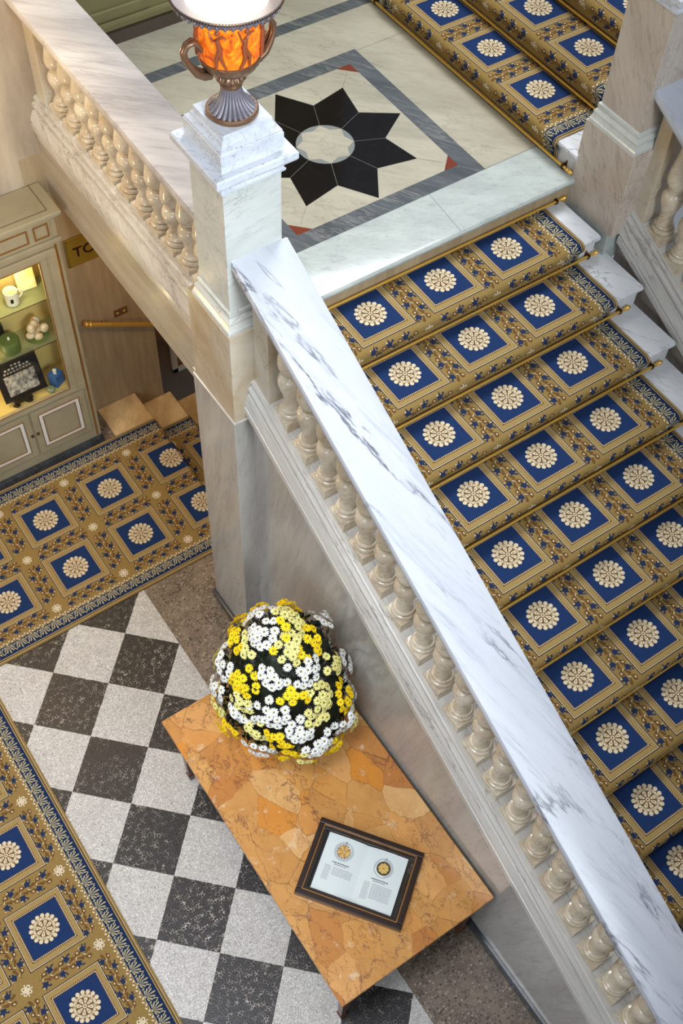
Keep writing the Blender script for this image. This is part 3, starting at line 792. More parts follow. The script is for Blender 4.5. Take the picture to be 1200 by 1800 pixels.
prof = [(XR + x, h) for x, h in half][::-1] + [(XR - x, h) for x, h in half]
MB().prism(lambda y: [(x, y, ZB + h) for x, h in prof], .19, 2.05).build('base_moulding', 'base', b, smooth=24)
MB().box(XR - .072, XR + .072, 1.93, 2.05, ZB - .01, ZC - .07).build('end_panel', 'block', b, bevel=.003)
fb = baluster_mb(ZC - .078 - ZB, 0).build('baluster', 'balu', b, origin=(0, 0, 0), smooth=35)
for k in range(11):
    o = fb if k == 0 else fb.copy()
    if k: C.objects.link(o); o.parent = b
    o.location = Vector((XR, 1.845 - .152 * k, ZB)) - Vector(b['_w'])

# ================================================================== NEWEL PEDESTALS
def moulded(mb, x0, x1, y0, y1, prof):
    """stack of square rings: prof list of (offset, z)"""
    vs = []; n = len(prof)
    for o, z in prof: vs += [(x0 - o, y0 - o, z), (x1 + o, y0 - o, z), (x1 + o, y1 + o, z), (x0 - o, y1 + o, z)]
    fs = [(3, 2, 1, 0), tuple(4 * (n - 1) + k for k in range(4))]
    for i in range(n - 1):
        for k in range(4): fs.append((4 * i + k, 4 * i + (k + 1) % 4, 4 * i + 4 + (k + 1) % 4, 4 * i + 4 + k))
    mb.add(vs, fs)
def newel(x0, x1, y0, y1, ytop_n, zb, label, low, mblk='block', mshaft='pedestal'):
    n = thing('newel_pedestal', ((x0 + x1) / 2, (y0 + y1) / 2, low), label, 'pedestal')
    mb = MB(); mb.box(x0 - .032, x1 + .032, y0 - .04, y1 + ytop_n, zb, .535)
    mb.build('plinth_block', mblk, n, bevel=.004)
    mb = MB(); moulded(mb, x0, x1, y0, y1, [(.03, .535), (.03, .553), (.026, .560), (.022, .572), (.018, .586), (.020, .596), (.016, .606), (.006, .618), (.010, .630), (.010, .646), (.0, .652)])
    mb.build('base_moulding', 'pedestal', n)
    MB().box(x0, x1, y0, y1, .64, 1.34).build('shaft', mshaft, n, bevel=.003)
    mb = MB(); moulded(mb, x0, x1, y0, y1, [(.0, 1.31), (.012, 1.315), (.014, 1.325), (.006, 1.332), (.008, 1.345), (.02, 1.362), (.028, 1.368), (.045, 1.375), (.05, 1.385), (.05, 1.412), (.044, 1.42)])
    mb.build('capstone', 'plinthm', n)
    return n
nl = newel(-.9, -.628, -.15, .115, .075, -.065, 'white marble newel pedestal carrying the glowing urn lamp', ZF)
MB().box(-.925, -.62, -.17, .23, ZF, -.06).build('lower_pillar', 'wallm', nl, bevel=.003)
MB().box(-.939, -.60, -.197, .205, -.078, -.062).build('lip', 'base', nl, bevel=.004)
mb = MB(); moulded(mb, -.765 - .142, -.765 + .142, -.02 - .142, -.02 + .142, [(0, 1.418), (0, 1.500), (-.004, 1.505), (-.004, 1.512), (-.010, 1.516), (-.020, 1.522), (-.024, 1.534), (-.032, 1.540), (-.032, 1.562)])
mb.build('urn_plinth', 'plinthm', nl)
nr = newel(1.482, 1.76, -.195, .10, .045, -.004, 'tall pale marble newel pedestal at the right end of the landing', -H, 'rose', 'rose')
MB().box(1.452, 1.75, -.21, .14, -H - .05, .0).build('lower_pillar', 'nosing', nr, bevel=.003)

# ================================================================== URN LAMP
ux, uy = -.765, -.02
u = thing('urn_lamp', (ux, uy, 1.562), 'glowing amber urn lamp with bronze handles on the marble pedestal', 'lamp')
mb = MB().lathe([(.098, 0), (.102, .006), (.102, .016), (.096, .022)], 40, (ux, uy, 1.562)); mb.build('foot_ring', 'bronze', u, smooth=40)
fl = lambda amp, n: (lambda a, t: 1 - amp * (1 - t) * (1 - abs(math.sin(n * a / 2))) ** 1.5 - amp * .25 * (1 - abs(math.sin(n * a / 2))))
mb = MB().lathe([(.096, .020), (.090, .027), (.078, .036), (.064, .050), (.053, .066), (.045, .084), (.040, .104), (.038, .118)], 144, (ux, uy, 1.562), flute=fl(.14, 24))
mb.build('fluted_foot', 'pewter', u, smooth=50)
mb = MB().lathe([(.036, .116), (.043, .118), (.043, .126), (.038, .130), (.046, .138), (.056, .150), (.059, .160), (.050, .172), (.056, .176), (.058, .184), (.050, .190)], 96, (ux, uy, 1.562), flute=lambda a, t: 1 + .05 * math.cos(16 * a) * (1 if .3 < t < .75 else 0))
mb.build('knop', 'bronze', u, smooth=50)
zb_ = 1.745
def ovolo(a, t): return 1 + .012 * math.cos(22 * a) * math.sin(PI * t)
mb = MB().lathe([(.050, 0), (.072, .006), (.094, .020), (.108, .038), (.115, .055), (.117, .066), (.113, .070)], 88, (ux, uy, zb_), flute=ovolo)
mb.build('bowl', 'bronze', u, smooth=50)
# translucent alabaster body, lit from inside
mt = new_mat('lit_amber_alabaster', (228, 120, 30), .3); t = NT(mt); p = t.pos()
ns = t.noise(p, 14, 6, .68, 1.6); col = t.ramp(ns, [(.34, lin((96, 46, 22))), (.43, lin((206, 88, 20))), (.55, lin((244, 128, 24))), (.70, lin((255, 200, 40)))])
t.l(col, t.b.inputs['Base Color']); t.l(col, t.b.inputs['Emission Color']); t.b.inputs['Emission Strength'].default_value = .62
MAT['amber'] = mt
mb = MB().lathe([(.110, .066), (.1125, .10), (.115, .15), (.1175, .20), (.121, .245), (.128, .268)], 64, (ux, uy, zb_), capb=False, capt=False); ab = mb.build('alabaster_body', 'amber', u, smooth=60)
# low relief dancing figures round the body
mt = new_mat('relief_stain', (150, 78, 44), .4); MAT['relief'] = mt
mb = MB(); rr = random.Random(3)
for k in range(7):
    a = 2 * PI * k / 7 + .25; R0 = .1165; zc = zb_ + .075
    def q(da, z): return (ux + (R0 + .10 * 0 + .003 + .02 * 0) * math.cos(a + da) * (1 + (z * .03)), uy + (R0 + .003) * math.sin(a + da) * (1 + z * .03), zc + z)
    ln = rr.uniform(-.12, .12)
    mb.tube([q(-.14 + ln, 0), q(-.05, .04), q(ln, .085), q(0, .12)], [.005, .009, .011, .008], 8)
    mb.tube([q(.18 + ln, 0), q(.10, .045), q(ln, .085)], [.004, .008, .009], 8)
    mb.tube([q(0, .12), q(.16, .135), q(.28, .12 + rr.uniform(-.02, .03))], [.006, .005, .003], 6)
    mb.tube([q(0, .12), q(-.14, .11), q(-.26, .13 + rr.uniform(-.02, .03))], [.006, .005, .003], 6)
    c0 = q(.02, .145); mb.ball(c0, .0105, 8, 6)
mb.build('relief_figures', 'relief', ab, smooth=60)
# rim with egg moulding
zr = 2.008
mb = MB().lathe([(.126, 0), (.150, .004), (.176, .010), (.188, .018), (.196, .030), (.202, .036), (.204, .044), (.198, .048), (.188, .044), (.160, .032), (.148, .028)], 72, (ux, uy, zr), capb=False, capt=False)
rim_ = mb.build('rim', 'pewter', u, smooth=50)
mb = MB()
for k in range(44):
    a = 2 * PI * k / 44
    o = len(mb.v); mb.ball((0, 0, 0), .0095, 8, 6, sc=(.8, .75, 1.25)); xform(mb, Matrix.Translation((ux + .191 * math.cos(a), uy + .191 * math.sin(a), zr + .022)) @ Matrix.Rotation(a, 4, 'Z') @ Matrix.Rotation(.5, 4, 'Y'), o)
mb.build('egg_moulding', 'pewter', rim_, smooth=60)
mb = MB()
for k in range(120):
    a = 2 * PI * k / 120; o = len(mb.v); mb.box(-.003, .003, -.0026, .0026, -.003, .003); xform(mb, Matrix.Translation((ux + .203 * math.cos(a), uy + .203 * math.sin(a), zr + .044)) @ Matrix.Rotation(a, 4, 'Z'), o)
mb.build('bead_edge', 'darkbrass', rim_)
mt = new_mat('lamp_glow_glass', (255, 244, 215), .4); t = NT(mt); t.b.inputs['Emission Color'].default_value = (1, .93, .74, 1); t.b.inputs['Emission Strength'].default_value = 2.6; MAT['glow'] = mt
MB().lathe([(.148, .026), (.142, .034), (.12, .050), (.08, .062), (.04, .068), (.002, .070)], 48, (ux, uy, zr), capb=False).build('light_diffuser', 'glow', u, smooth=60)
for s in (-1, 1):
    ang = -.04 if s > 0 else PI - .04
    dx, dy = math.cos(ang), math.sin(ang); px, py = -dy, dx
    def hp(r, z, w=0):
        r = r + max(0, r - .115) * .35
        return (ux + dx * r + px * w, uy + dy * r + py * w, zb_ + z * .86 - .012)
    mb = MB()
    for w in (-.011, .011):
        path = [hp(.085, .02, w), hp(.112, .03, w * 1.4), hp(.135, .055, w * 1.6), hp(.150, .09, w * 1.4), hp(.163, .13, w), hp(.165, .165, w * .6), hp(.155, .190, w * .6), hp(.138, .198, w * .8), hp(.124, .182, w * .8), hp(.116, .15, w)]
        mb.tube(path, [.013, .015, .014, .012, .011, .0105, .011, .011, .010, .008], 10)
    mb.build('handle', 'bronze', u, smooth=60)
point('urn_lamp_light', (ux, uy, 2.16), 4, (1.0, .80, .5), .05)

# ================================================================== TABLE
tx0, tx1, ty0, ty1, tz = -1.78, -.838, -2.465, -.69, -1.60
tb = thing('marble_console_table', ((tx0 + tx1) / 2, (ty0 + ty1) / 2, ZF), 'wooden console table with a yellow breccia marble top against the stair wall', 'table')
MB().box(tx0, tx1, ty0, ty1, tz - .028, tz).build('tabletop', 'breccia', tb, bevel=.004)
MB().box(tx0 + .012, tx1 - .012, ty0 + .012, ty1 - .012, tz - .045, tz - .028).build('top_moulding', 'mahog', tb, bevel=.004)
MB().box(tx0 + .04, tx1 - .03, ty0 + .05, ty1 - .05, tz - .125, tz - .045).build('apron', 'mahog', tb, bevel=.003)
for x, y in ((tx0 + .075, ty0 + .07), (tx1 - .07, ty0 + .07), (tx0 + .075, ty1 - .09), (tx1 - .07, ty1 - .09)):
    mb = MB(); vs = []
    for z, w in ((tz - .12, .030), (tz - .20, .030), (tz - .21, .024), (ZF + .09, .016), (ZF + .08, .021), (ZF + .065, .021), (ZF + .055, .015), (ZF, .013)):
        vs += [(x - w, y - w, z), (x + w, y - w, z), (x + w, y + w, z), (x - w, y + w, z)]
    n = 8; fs = [(0, 1, 2, 3), (28, 31, 30, 29)] + [(4 * i + k, 4 * i + 4 + k, 4 * i + 4 + (k + 1) % 4, 4 * i + (k + 1) % 4) for i in range(n - 1) for k in range(4)]
    mb.add(vs, fs); mb.build('leg', 'mahog', tb, bevel=.002)

# ================================================================== DISPLAY FRAME WITH OPEN BOOK
A_ = Vector((-1.343, -1.638)); B_ = Vector((-1.005, -2.093)); Cc = Vector((-1.354, -2.335)); D_ = Vector((-1.685, -1.879))
fc = (A_ + B_ + Cc + D_) / 4; ex = (B_ - A_).normalized(); ang = math.atan2(ex.y, ex.x)
FW, FH, FT = .565, .415, .042
fr = local_thing('glazed_display_case', (fc.x, fc.y, tz), 'dark wooden glazed display frame lying on the marble table', 'display frame', rotz=ang)
def frame_ring(w, h, t, z0, z1, mi=0, mb=None):
    mb = mb or MB()
    mb.box(-w / 2, w / 2, h / 2 - t, h / 2, z0, z1, mi); mb.box(-w / 2, w / 2, -h / 2, -h / 2 + t, z0, z1, mi)
    mb.box(-w / 2, -w / 2 + t, -h / 2 + t, h / 2 - t, z0, z1, mi); mb.box(w / 2 - t, w / 2, -h / 2 + t, h / 2 - t, z0, z1, mi)
    return mb
frame_ring(FW - .02, FH - .02, .042, 0, FT - .008).build('frame_side', 'darkwood', fr, bevel=.003)
frame_ring(FW, FH, .030, .012, FT).build('frame_moulding', 'darkwood', fr, bevel=.005)
frame_ring(FW + .004, FH + .004, .006, .006, .012).build('outer_gilt_line', 'cabgold', fr)
frame_ring(FW - .056, FH - .056, .006, .02, FT + .001).build('inner_gilt_line', 'cabgold', fr, bevel=.001)
MB().box(-FW / 2 + .03, FW / 2 - .03, -FH / 2 + .03, FH / 2 - .03, .001, .006).build('backing_board', MAT['darkwood'], fr)
mt = bpy.data.materials.new('clear_glass'); mt.use_nodes = True; nt = mt.node_tree; nt.nodes.clear()
o_ = nt.nodes.new('ShaderNodeOutputMaterial'); mx = nt.nodes.new('ShaderNodeMixShader'); tr_ = nt.nodes.new('ShaderNodeBsdfTransparent'); gl = nt.nodes.new('ShaderNodeBsdfGlossy'); fz = nt.nodes.new('ShaderNodeLayerWeight'); pw = nt.nodes.new('ShaderNodeMath'); pw.operation = 'POWER'; pw.inputs[1].default_value = 4; ma = nt.nodes.new('ShaderNodeMath'); ma.operation = 'MULTIPLY_ADD'; ma.inputs[1].default_value = .35; ma.inputs[2].default_value = .03; fz.inputs[0].default_value = .5
gl.inputs['Roughness'].default_value = .04; tr_.inputs[0].default_value = (.95, .97, .96, 1); 
nt.links.new(fz.outputs['Facing'], pw.inputs[0]); nt.links.new(pw.outputs[0], ma.inputs[0]); nt.links.new(ma.outputs[0], mx.inputs[0]); nt.links.new(tr_.outputs[0], mx.inputs[1]); nt.links.new(gl.outputs[0], mx.inputs[2]); nt.links.new(mx.outputs[0], o_.inputs[0])
MAT['glass'] = mt
MB().box(-FW / 2 + .032, FW / 2 - .032, -FH / 2 + .032, FH / 2 - .032, .0345, .0365).build('glass_pane', 'glass', fr)
MAT['paper'] = new_mat('white_page_paper', (232, 234, 238), .6); MAT['ink'] = new_mat('grey_print_ink', (158, 158, 166), .7); MAT['inkd'] = new_mat('dark_print_ink', (48, 46, 52), .7)
MAT['plate'] = new_mat('printed_pale_grey_plate', (196, 198, 204), .6); MAT['food'] = new_mat('printed_orange_food', (206, 140, 62), .6); MAT['food2'] = new_mat('printed_golden_food', (226, 184, 104), .6); MAT['food3'] = new_mat('printed_dark_brown_food', (74, 52, 26), .6)
bk = local_thing('open_book', (fc.x, fc.y, tz + .006), 'open cookbook with two round dish photographs under the frame glass', 'book', rotz=ang)
BW, BH = .215, .305
def page_z(x): a = abs(x) / BW; return .004 + .018 * math.sin(min(a * 3.0, PI / 2)) * (1 - .35 * a)
for s in (-1, 1):
    mb = MB(); n = 16; vs = []
    for i in range(n + 1):
        x = s * BW * i / n; z = page_z(x); vs += [(x, -BH / 2, z), (x, BH / 2, z)]
    fs = [(2 * i, 2 * i + 2, 2 * i + 3, 2 * i + 1) if s > 0 else (2 * i, 2 * i + 1, 2 * i + 3, 2 * i + 2) for i in range(n)]
    o = len(vs); vs += [(v[0], v[1], .0) for v in vs]
    for i in range(n): fs += [(2 * i, 2 * i + o, 2 * i + 2 + o, 2 * i + 2), (2 * i + 1, 2 * i + 3, 2 * i + 3 + o, 2 * i + 1 + o)]
    fs += [(2 * n, 2 * n + o, 2 * n + 1 + o, 2 * n + 1)]
    mb.add(vs, fs); pg = mb.build('page_block', 'paper', bk, smooth=40)
    pr = MB()
    def onpage(pts, mi, lift): pr.add([(x, y, page_z(x) + lift) for x, y in pts], [tuple(range(len(pts)))], mi)
    cxp = s * .108 + (.0 if s > 0 else -.004); cyp = .075 if s < 0 else .062
    onpage(ngon(cxp, cyp, .052, n=28), 0, .0006)
    rr = random.Random(4 + s)
    if s < 0:
        for k in range(11): a = 2 * PI * k / 11; onpage(petal(cxp, cyp, .004, .036, .0075, a), 1 if k % 2 else 2, .0010 + .0001 * (k % 2))
        for k in range(14): a = 2 * PI * k / 14 + .2; onpage(ngon(cxp + .034 * math.cos(a), cyp + .034 * math.sin(a), .0035, n=5), 3, .0014)
    else:
        onpage(ngon(cxp, cyp, .037, n=14), 3, .0010)
        for k in range(8): a = 2 * PI * k / 8; onpage(petal(cxp, cyp, .004, .028, .0085, a), 2, .0014)
        onpage(ngon(cxp, cyp, .006, n=7), 1, .0018)
    yt = cyp - .068
    def line(xa, xb, y, h, mi, seed=0):
        r_ = random.Random(seed); x = xa
        while x < xb - .002:
            w = min(r_.uniform(.006, .016), xb - x); onpage([(x, y), (x + w, y), (x + w, y + h), (x, y + h)], mi, .0008); x += w + .0022
    xm = s * .108
    line(xm - .045, xm + .045, yt, .0045, 5, 1); line(xm - .032, xm + .032, yt - .009, .003, 5, 2)
    lo = xm - .075
    for k in range(11 if s < 0 else 13): line(lo, lo + .034, yt - .024 - k * .0072, .0026, 4, k)
    for k in range(6 if s < 0 else 11): line(lo + .044, lo + .15, yt - .026 - k * .0072, .0026, 4, 30 + k)
    onpage([(cxp - .002, cyp + .045), (cxp + .002, cyp + .045), (cxp + .002, cyp + .055), (cxp - .002, cyp + .055)], 5, .0012)
    pr.build('page_print', ['plate', 'food', 'food2', 'food3', 'ink', 'inkd'], pg)
MB().box(-BW - .006, BW + .006, -BH / 2 - .004, BH / 2 + .004, -.001, .0015).build('cover', 'inkd', bk)

# ================================================================== FLOWERS
fcx, fcy, fcz = -1.175, -1.055, -1.25
fl_ = thing('chrysanthemum_bouquet', (fcx, fcy, tz), 'big domed potted bouquet of yellow, cream and white daisy chrysanthemums on the table', 'flower arrangement')
MAT['terra'] = new_mat('terracotta_pot_clay', (120, 68, 36), .7)
MB().lathe([(.10, 0), (.115, .02), (.14, .15), (.148, .16), (.148, .185), (.13, .185)], 32, (fcx, fcy, tz)).build('pot', 'terra', fl_, smooth=40)
MAT['leafg'] = plaster('dark_green_leaves', (24, 36, 18), (12, 20, 10), 20, (1, 1, 1), .5)
def dome(phi, th):   # phi elevation -.5..pi/2
    r = .345; up = .60; dn = .27
    s = math.sin(phi); c = math.cos(phi)
    z = s * (up if s > 0 else dn)
    rr_ = r * (c ** (1.4 if s > 0 else .9))
    w = 1 + .07 * math.sin(3 * th + 2 * phi) + .06 * noise.noise(Vector((math.cos(th) * 2, math.sin(th) * 2, phi * 2)))
    # the dome leans a little to the back and is flattened where it meets the wall
    x = fcx + rr_ * w * math.cos(th) - .01; y = fcy + rr_ * w * math.sin(th) + .10 * max(0, s)
    return Vector((min(x, -.87), y, fcz + z))
def dn_(phi, th):
    a = dome(phi, th + .02) - dome(phi, th - .02); b_ = dome(phi + .02, th) - dome(phi - .02, th)
    n = a.cross(b_)
    if n.length < 1e-9: return Vector((0, 0, 1))
    n.normalize()
    if n.dot(dome(phi, th) - Vector((fcx, fcy, fcz))) < 0: n = -n
    return n
mb = MB(); ns_, nr_ = 36, 20
core = []
for i in range(nr_ + 1):
    ph = -1.2 + (PI / 2 + 1.19) * i / nr_
    for k in range(ns_):
        pnt = dome(ph, 2 * PI * k / ns_); c_ = Vector((fcx, fcy + .05 * (i / nr_), pnt.z)); core.append(c_ + (pnt - c_) * .86 + Vector((0, 0, -.03)))
mb.add(core, [(i * ns_ + k, i * ns_ + (k + 1) % ns_, (i + 1) * ns_ + (k + 1) % ns_, (i + 1) * ns_ + k) for i in range(nr_) for k in range(ns_)] + [tuple(range(ns_))[::-1], tuple(nr_ * ns_ + k for k in range(ns_))])
rr = random.Random(11)
for k in range(1500):
    ph = math.asin(rr.uniform(-.75, .99)); th = rr.uniform(0, 2 * PI); n_ = dn_(ph, th); b0 = dome(ph, th) - n_ * rr.uniform(.02, .06)
    d = (n_ * .5 + Vector((rr.uniform(-1, 1), rr.uniform(-1, 1), rr.uniform(-.6, 1)))).normalized(); sd = d.cross(n_).normalized() * .011
    ln = rr.uniform(.03, .05); tip = b0 + d * ln; mid = b0 + d * ln * .5 + n_ * .004
    mb.add([b0, mid + sd, tip, mid - sd], [(0, 1, 2, 3)])
mb.build('foliage', 'leafg', fl_)['kind'] = 'stuff'
MAT['fwhite'] = new_mat('white_petals', (244, 244, 242), .5); MAT['fcream'] = new_mat('cream_petals', (240, 232, 150), .5); MAT['fyellow'] = new_mat('yellow_petals', (255, 222, 8), .5)
MAT['eyeg'] = new_mat('green_flower_eye', (120, 132, 44), .6); MAT['eyey'] = new_mat('ochre_flower_eye', (176, 140, 20), .6)
def flower_mesh(seed, r=.0265, npet=15):
    rr = random.Random(seed); mb = MB()
    for lay, (cnt, rad, lift) in enumerate(((npet, r, .002), (npet - 4, r * .74, .007))):
        for k in range(cnt):
            a = 2 * PI * (k + rr.uniform(-.18, .18)) / cnt; R_ = rad * rr.uniform(.9, 1.05); w = .0032
            ca, sa = math.cos(a), math.sin(a)
            def pt(q, ww, z): return (q * R_ * ca - ww * sa, q * R_ * sa + ww * ca, z)
            z1 = lift + rr.uniform(-.001, .0015)
            mb.add([pt(.12, 0, .002), pt(.45, -w * .8, z1 + .002), pt(.8, -w, z1 + .001), pt(1, 0, z1 - .002), pt(.8, w, z1 + .001), pt(.45, w * .8, z1 + .002), pt(.5, 0, z1), pt(.8, 0, z1 - .0005)],
                   [(0, 1, 6), (1, 2, 7, 6), (2, 3, 7), (3, 4, 7), (4, 5, 6, 7), (5, 0, 6)], 0)
    mb.ball((0, 0, .006), .0062, 8, 5, 1, (1, 1, .6))
    return mb
# positions
seeds = []
spec = [('Y', 500, 1062), ('W', 455, 1085), ('W', 460, 1110), ('Y', 420, 1118), ('Y', 475, 1115), ('C', 508, 1095), ('Y', 545, 1130), ('C', 440, 1140), ('W', 395, 1165), ('C', 515, 1140), ('Y', 425, 1195), ('W', 480, 1185), ('W', 535, 1180), ('C', 585, 1170), ('C', 430, 1225), ('Y', 515, 1222),
        ('Y', 605, 1222), ('W', 425, 1250), ('W', 385, 1205), ('W', 475, 1255), ('C', 565, 1230), ('C', 558, 1255), ('W', 605, 1265), ('Y', 392, 1280), ('W', 530, 1285), ('Y', 495, 1295), ('C', 450, 1280), ('W', 455, 1320), ('W', 560, 1305), ('Y', 495, 1333), ('Y', 585, 1315), ('C', 535, 1335), ('Y', 540, 1350), ('C', 620, 1270), ('C', 385, 1230), ('W', 610, 1170)]
camp = Vector((-2.60486137, -3.28246596, 4.39471355))
def topx(pnt):
    d = pnt - camp; return 600 + 2039.85 * d.dot(RGT) / d.dot(FWD), 900 + 2039.85 * d.dot(DWN) / d.dot(FWD)
cands = []
for k in range(9000):
    ph = math.asin(rr.uniform(-.85, .998)); th = rr.uniform(0, 2 * PI); cands.append((ph, th, dome(ph, th)))
bs = []
for typ, sx, sy in spec:     # bunch centres
    best = min(cands, key=lambda c: (topx(c[2])[0] - sx) ** 2 + (topx(c[2])[1] - sy) ** 2 + (0 if (camp - c[2]).dot(dn_(c[0], c[1])) > 0 else 1e6))
    bs.append((typ, best[2], dn_(best[0], best[1])))
k = 0
for c_ in cands[::29]:
    n_ = dn_(c_[0], c_[1])
    if (camp - c_[2]).normalized().dot(n_) < .05 and all((c_[2] - q[1]).length > .125 for q in bs): bs.append(('WYC'[k % 3], c_[2], n_)); k += 1
items = []; placed = []
for typ, c0_, n0 in bs:
    u_ = n0.orthogonal().normalized(); w_ = n0.cross(u_); R0 = rr.uniform(.068, .086); rot = rr.uniform(0, 6)
    pts_ = [(0, 0)] + [(1, k + rr.uniform(-.2, .2)) for k in range(6)] + [(2, k + rr.uniform(-.2, .2)) for k in range(11)]
    for ringn, kk in pts_:
        n_r = {0: 1, 1: 6, 2: 11}[ringn]; a = rot + 2 * PI * kk / n_r; rad = ringn * R0 / 2
        if ringn == 2 and rr.random() < .22: continue
        off = u_ * math.cos(a) * rad + w_ * math.sin(a) * rad
        bulge = .035 * (1 - (rad / R0) ** 2 * .95)
        nn = (n0 + off * 6.5 + Vector((0, 0, .12))).normalized(); pnt = c0_ + off + n0 * (bulge + rr.uniform(-.006, .006)) - n0 * (rad ** 2) * .8
        if pnt.x > -.845 or pnt.z < tz + .03: continue
        if any((pnt - q).length < .034 for q in placed): continue
        placed.append(pnt); items.append((typ, nn, None, pnt))
vis = sorted(range(len(items)), key=lambda i: (0 if (camp - items[i][3]).normalized().dot(items[i][1]) > .15 else 1, (camp - items[i][3]).length))
fm = {}
mats_f = {'W': ['fwhite', 'eyeg'], 'C': ['fcream', 'eyeg'], 'Y': ['fyellow', 'eyey']}
def fbase(typ, var):
    if (typ, var) not in fm:
        mb = flower_mesh(var * 3 + ord(typ)); o = mb.build('flower', mats_f[typ], fl_, origin=(0, 0, 0), smooth=60); C.objects.unlink(o); fm[(typ, var)] = (o, mb)
    return fm[(typ, var)]
mass = MB()
for rank, i in enumerate(vis):
    typ, nn, _, pnt = items[i]; n_ = (nn + Vector((rr.uniform(-.2, .2), rr.uniform(-.2, .2), rr.uniform(-.1, .2)))).normalized()
    M = Matrix.Translation(pnt) @ n_.to_track_quat('Z', 'Y').to_matrix().to_4x4() @ Matrix.Rotation(rr.uniform(0, 6.28), 4, 'Z') @ Matrix.Scale(rr.uniform(.9, 1.08), 4)
    o, fmb = fbase(typ, rank % 3)
    if rank < 100:
        c_ = o.copy(); C.objects.link(c_); c_.parent = fl_; c_.matrix_local = Matrix.Translation(-Vector(fl_['_w'])) @ M
    else:
        off = {'W': 0, 'C': 1, 'Y': 2}[typ]; st_ = len(mass.v)
        mass.v += [tuple(M @ Vector(v)) for v in fmb.v]
        for f, mi_ in zip(fmb.f, fmb.mi): mass.f.append(tuple(q + st_ for q in f)); mass.mi.append(off if mi_ == 0 else (3 if typ != 'Y' else 4))
o = mass.build('flower_mass', ['fwhite', 'fcream', 'fyellow', 'eyeg', 'eyey'], fl_, smooth=60); o['kind'] = 'stuff'
for o, _ in fm.values(): bpy.data.objects.remove(o)

# ================================================================== CABINET
cx0, cx1, cyf, cyb, cz0, cz1 = -1.885, -.948, 1.80, 2.045, ZF, -.20
cb = thing('display_cabinet', ((cx0 + cx1) / 2, (cyf + cyb) / 2, ZF), 'grey green painted display cabinet with gilt lines against the back wall', 'cabinet')
mb = MB()   # carcass as a hollow body
dx0, dx1, dz0, dz1 = -1.715, -1.105, -1.672, -.530     # glazed opening
mb.box(cx0, cx0 + .03, cyf, cyb, cz0 + .06, cz1 - .06); mb.box(cx1 - .03, cx1, cyf, cyb, cz0 + .06, cz1 - .06)
mb.box(cx0 + .03, cx1 - .03, cyf, cyb, cz0 + .06, -1.68); mb.box(cx0 + .03, cx1 - .03, cyf, cyb, -.505, cz1 - .06)
mb.build('carcass', 'cabpaint', cb, bevel=.003)
MB().box(cx0 + .03, cx1 - .03, cyb - .02, cyb, -1.68, -.505).build('back_panel', 'cabin', cb)
MB().box(cx0 - .005, cx1 + .005, cyf - .03, cyb, cz0, cz0 + .06).build('kick_plinth', 'skirt', cb, bevel=.003)
mb = MB(); mb.box(cx0 - .03, cx1 + .035, cyf - .045, cyb, cz1 - .03, cz1); mb.box(cx0 - .015, cx1 + .018, cyf - .022, cyb, cz1 - .06, cz1 - .03)
mb.build('cornice', 'cabpaint', cb, bevel=.006)
frame_line = MB(); frame_line.box(cx0, cx1 - .03, cyf + .0, cyf + .004, cz1, cz1 + .0012); frame_line.box(cx1 - .034, cx1 - .03, cyf, cyb, cz1, cz1 + .0012)
frame_line.build('top_groove', 'darkgap', cb)
def panel_frame(x0, x1, z0, z1, w, y, d, mat, name, par=None):
    mb = MB(); mb.box(x0, x1, y - d, y, z1 - w, z1); mb.box(x0, x1, y - d, y, z0, z0 + w); mb.box(x0, x0 + w, y - d, y, z0 + w, z1 - w); mb.box(x1 - w, x1, y - d, y, z0 + w, z1 - w)
    return mb.build(name, mat, par or cb, bevel=.002)
for a, b_ in ((-1.84, -1.125), (-1.09, -.995)):
    panel_frame(a, b_, -.385, -.285, .010, cyf, .006, 'cabgold', 'frieze_panel')
mb = MB(); mb.box(cx0 - .01, cx1 + .012, cyf - .018, cyf, -.435, -.408); mb.box(cx0 - .006, cx1 + .006, cyf - .010, cyf, -.45, -.435)
mb.build('frieze_moulding', 'cabpaint', cb, bevel=.004)
MB().box(cx1 - .035, cx1 - .022, cyf - .004, cyf, cz0 + .08, -.46).build('gilt_strip', 'cabgold', cb)
# glazed door
mb = MB(); d = .022; X0, X1_, Z0, Z1 = -1.83, -.99, -1.735, -.47
mb.box(X0, X1_, cyf - d, cyf, dz1, Z1); mb.box(X0, X1_, cyf - d, cyf, Z0, dz0); mb.box(X0, dx0, cyf - d, cyf, dz0, dz1); mb.box(dx1, X1_, cyf - d, cyf, dz0, dz1)
dr = mb.build('glazed_door', 'cabpaint', cb, bevel=.004)
panel_frame(dx0 - .006, dx1 + .006, dz0 - .006, dz1 + .006, .008, cyf - d, .003, 'cabgold', 'gilt_edge', dr)
panel_frame(dx0 - .055, dx1 + .055, dz0 - .04, dz1 + .035, .006, cyf - d, .004, 'cabpaint', 'door_moulding', dr)
MB().box(dx0, dx1, cyf - .008, cyf - .004, dz0, dz1).build('glass_pane', 'glass', dr)
MAT['shelfglass'] = new_mat('greenish_shelf_glass', (150, 160, 120), .1); MAT['shelfglass'].node_tree.nodes['Principled BSDF'].inputs['Alpha'].default_value = .35
for z in (-.865, -1.235):
    gs = MB().box(cx0 + .03, cx1 - .03, cyf + .02, cyb - .02, z - .006, z).build('glass_shelf', 'shelfglass', cb)
    MB().box(cx0 + .03, cx1 - .03, cyf + .018, cyf + .02, z - .006, z).build('shelf_edge', 'darkgap', gs)
MB().box(cx0 + .03, cx1 - .03, cyf + .002, cyb - .02, -1.684, -1.678).build('display_floor', 'cabin', cb)
